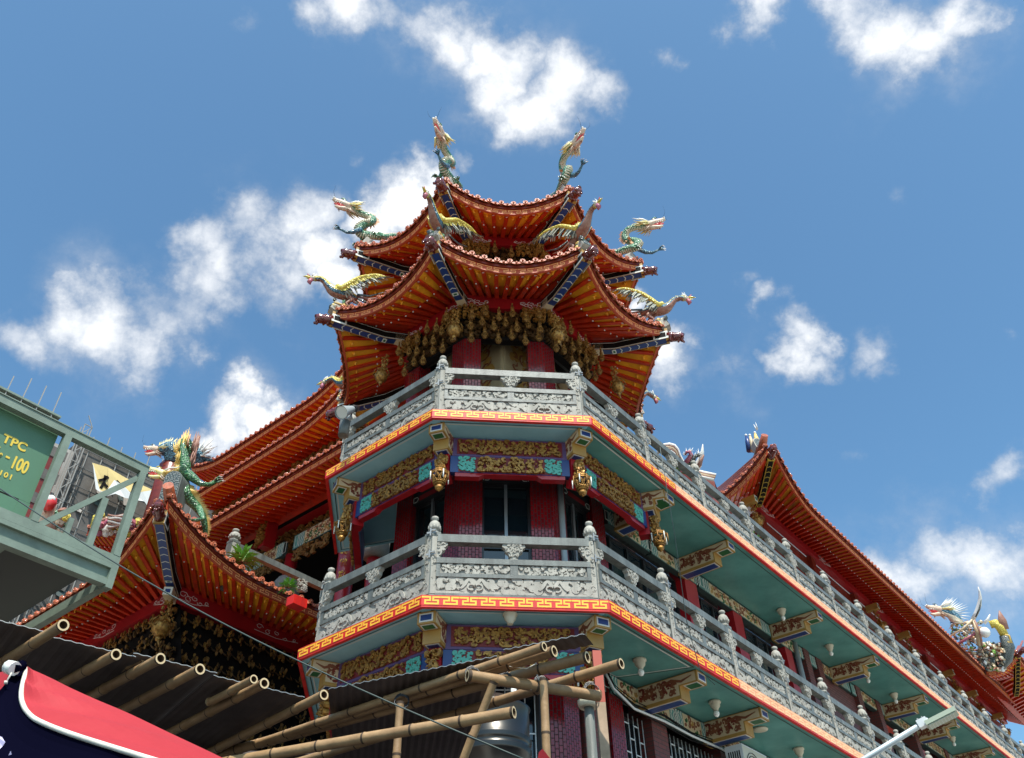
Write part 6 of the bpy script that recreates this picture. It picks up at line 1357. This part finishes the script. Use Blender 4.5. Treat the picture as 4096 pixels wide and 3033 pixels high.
# distant gate roof seen through the platform frame
gr=thing('gate_roof','small distant temple gate roof with ornaments seen through the steel platform frame','roof',tuple(atd(420,2150,30)))
A_=atd(345,2140,30); B_=atd(600,2165,30)
def Eq(t): p=A_.lerp(B_,t); return Vector((p.x,p.y,A_.z+(B_.z-A_.z)*t))+Z*(1.0*max(0,t-.4)**2)
eave(gr,Eq,lambda t:Eq(t)+Vector((0,1.4,.2)),14,lambda t:Eq(t)+Vector((0,3,1.5)),singles=False,studs=False,tsp=.3)
m=M(); rn=random.Random(8)
for i in range(90):
    x,y=rn.uniform(385,560),rn.uniform(2085,2135); m.blob(atd(x,y,30+rn.uniform(-.2,.2)),rn.uniform(.06,.16),rn.choice(('horn_white','leg_brown','cream','sc_yellow','wattle')),world=True,rnd=rn,seg=5,rings=4)
for k in range(9): m.tube([atd(430+i_*14,2060+10*k*.6+6*math.sin(i_*.7+k),29.6) for i_ in range(8)],.045,'horn_white' if k%2 else 'leg_brown',4,world=True)
m.tube([atd(375,2110,29.5),atd(385,2070,29.5),atd(420,2060,29.5)],[.12,.12,.08],'sc_yellow',6,world=True); m.build('ridge_ornaments',gr)
m=M(); m.box(A_.x+1.5,B_.x+4,A_.y+2.5,A_.y+3,A_.z-1.2,A_.z-.1,'maroon'); m.build('gate_beam',gr)
dh=thing('ridge_dragon','small dragon head with red and white snout seen between the platform posts','dragon figure',tuple(atd(195,2040,28)))
m=M(); m.tube([atd(185,2130,28),atd(180,2080,28),atd(192,2030,28),atd(198,2005,28)],[.28,.26,.22,.2],'skin_pink',8,world=True); m.blob(atd(200,2015,27.7),.19,'mouth_red',world=True,sx=(1,1,1.3)); m.blob(atd(202,1999,27.7),.14,'horn_white',world=True)
spikes(m,atd(180,2080,28),(-.3,0,.6),.5,.04,'horn_white',10,rn,.7); m.build('head',dh); m=M()
for i in range(40): m.blob(atd(rn.uniform(190,260),rn.uniform(2050,2130),28),rn.uniform(.08,.18),rn.choice(('sc_yellow','sc_green','leg_brown','belly')),world=True,rnd=rn,seg=5,rings=4)
m.tube([atd(170,2120,28.2),atd(260,2140,28.2)],.3,'leg_brown',6,world=True); m.build('coiled_body',dh)


# ---- unseen stalls added to block ground bounce onto the shed (tarpaulin tops) ----
mat('tarp',(.03,.03,.04),.85,spec=.1)
st_=thing('added_stall','unseen dark tarpaulin stall added under the corrugated shed to block ground bounce','stall',(-2.6,-6.3,0))
m=M(); m.prism([(-6.8,2.35),(-2.6,2.62),(1.7,2.35),(1.7,2.32),(-2.6,2.58),(-6.8,2.32)],-9.0,-3.7,'tarp'); m.build('tarpaulin',st_)
for x in (-6.7,-2.6,1.6):
    for y in (-8.9,-3.8): m=M(); m.tube([(x,y,0),(x,y,2.36 if abs(x+2.6)>1 else 2.6)],.025,'alu',8); m.build('leg',st_)
m=M(); m.box(-6,.9,-7.2,-6.2,.82,.88,'wood_board'); m.box(-5.9,.8,-7.1,-6.3,0,.8195,'tarp'); m.build('counter',st_)

for (x0,x1,y0,y1,lab) in ((2.4,8.5,-13.0,-5.0,'unseen dark tarpaulin stall added right of the shed to block ground bounce'),(-13.5,-7.2,-16.0,-4.5,'unseen dark tarpaulin stall added left of the shed to block ground bounce')):
    s2_=thing('added_stall',lab,'stall',((x0+x1)/2,(y0+y1)/2,0)); xm=(x0+x1)/2  # side stalls, also added unseen to darken the shed underside
    m=M(); m.prism([(x0,2.35),(xm,2.62),(x1,2.35),(x1,2.32),(xm,2.58),(x0,2.32)],y0,y1,'tarp'); m.build('tarpaulin',s2_)
    for x in (x0+.1,x1-.1):
        for y in (y0+.1,y1-.1): m=M(); m.tube([(x,y,0),(x,y,2.36)],.025,'alu',8); m.build('leg',s2_)
# ================= ground =================
g=M(); g.face([(-2000,-2000,0),(2000,-2000,0),(2000,2000,0),(-2000,2000,0)],'paving'); tag(g.build('ground'),kind='structure')
g=M(); g.face([(-11,-22,.004),(7,-22,.004),(7,-3.6,.004),(-11,-3.6,.004)],'damper_dark'); tag(g.build('bounce_damper'),kind='structure')  # unseen dark patch added so less light bounces up under the shed
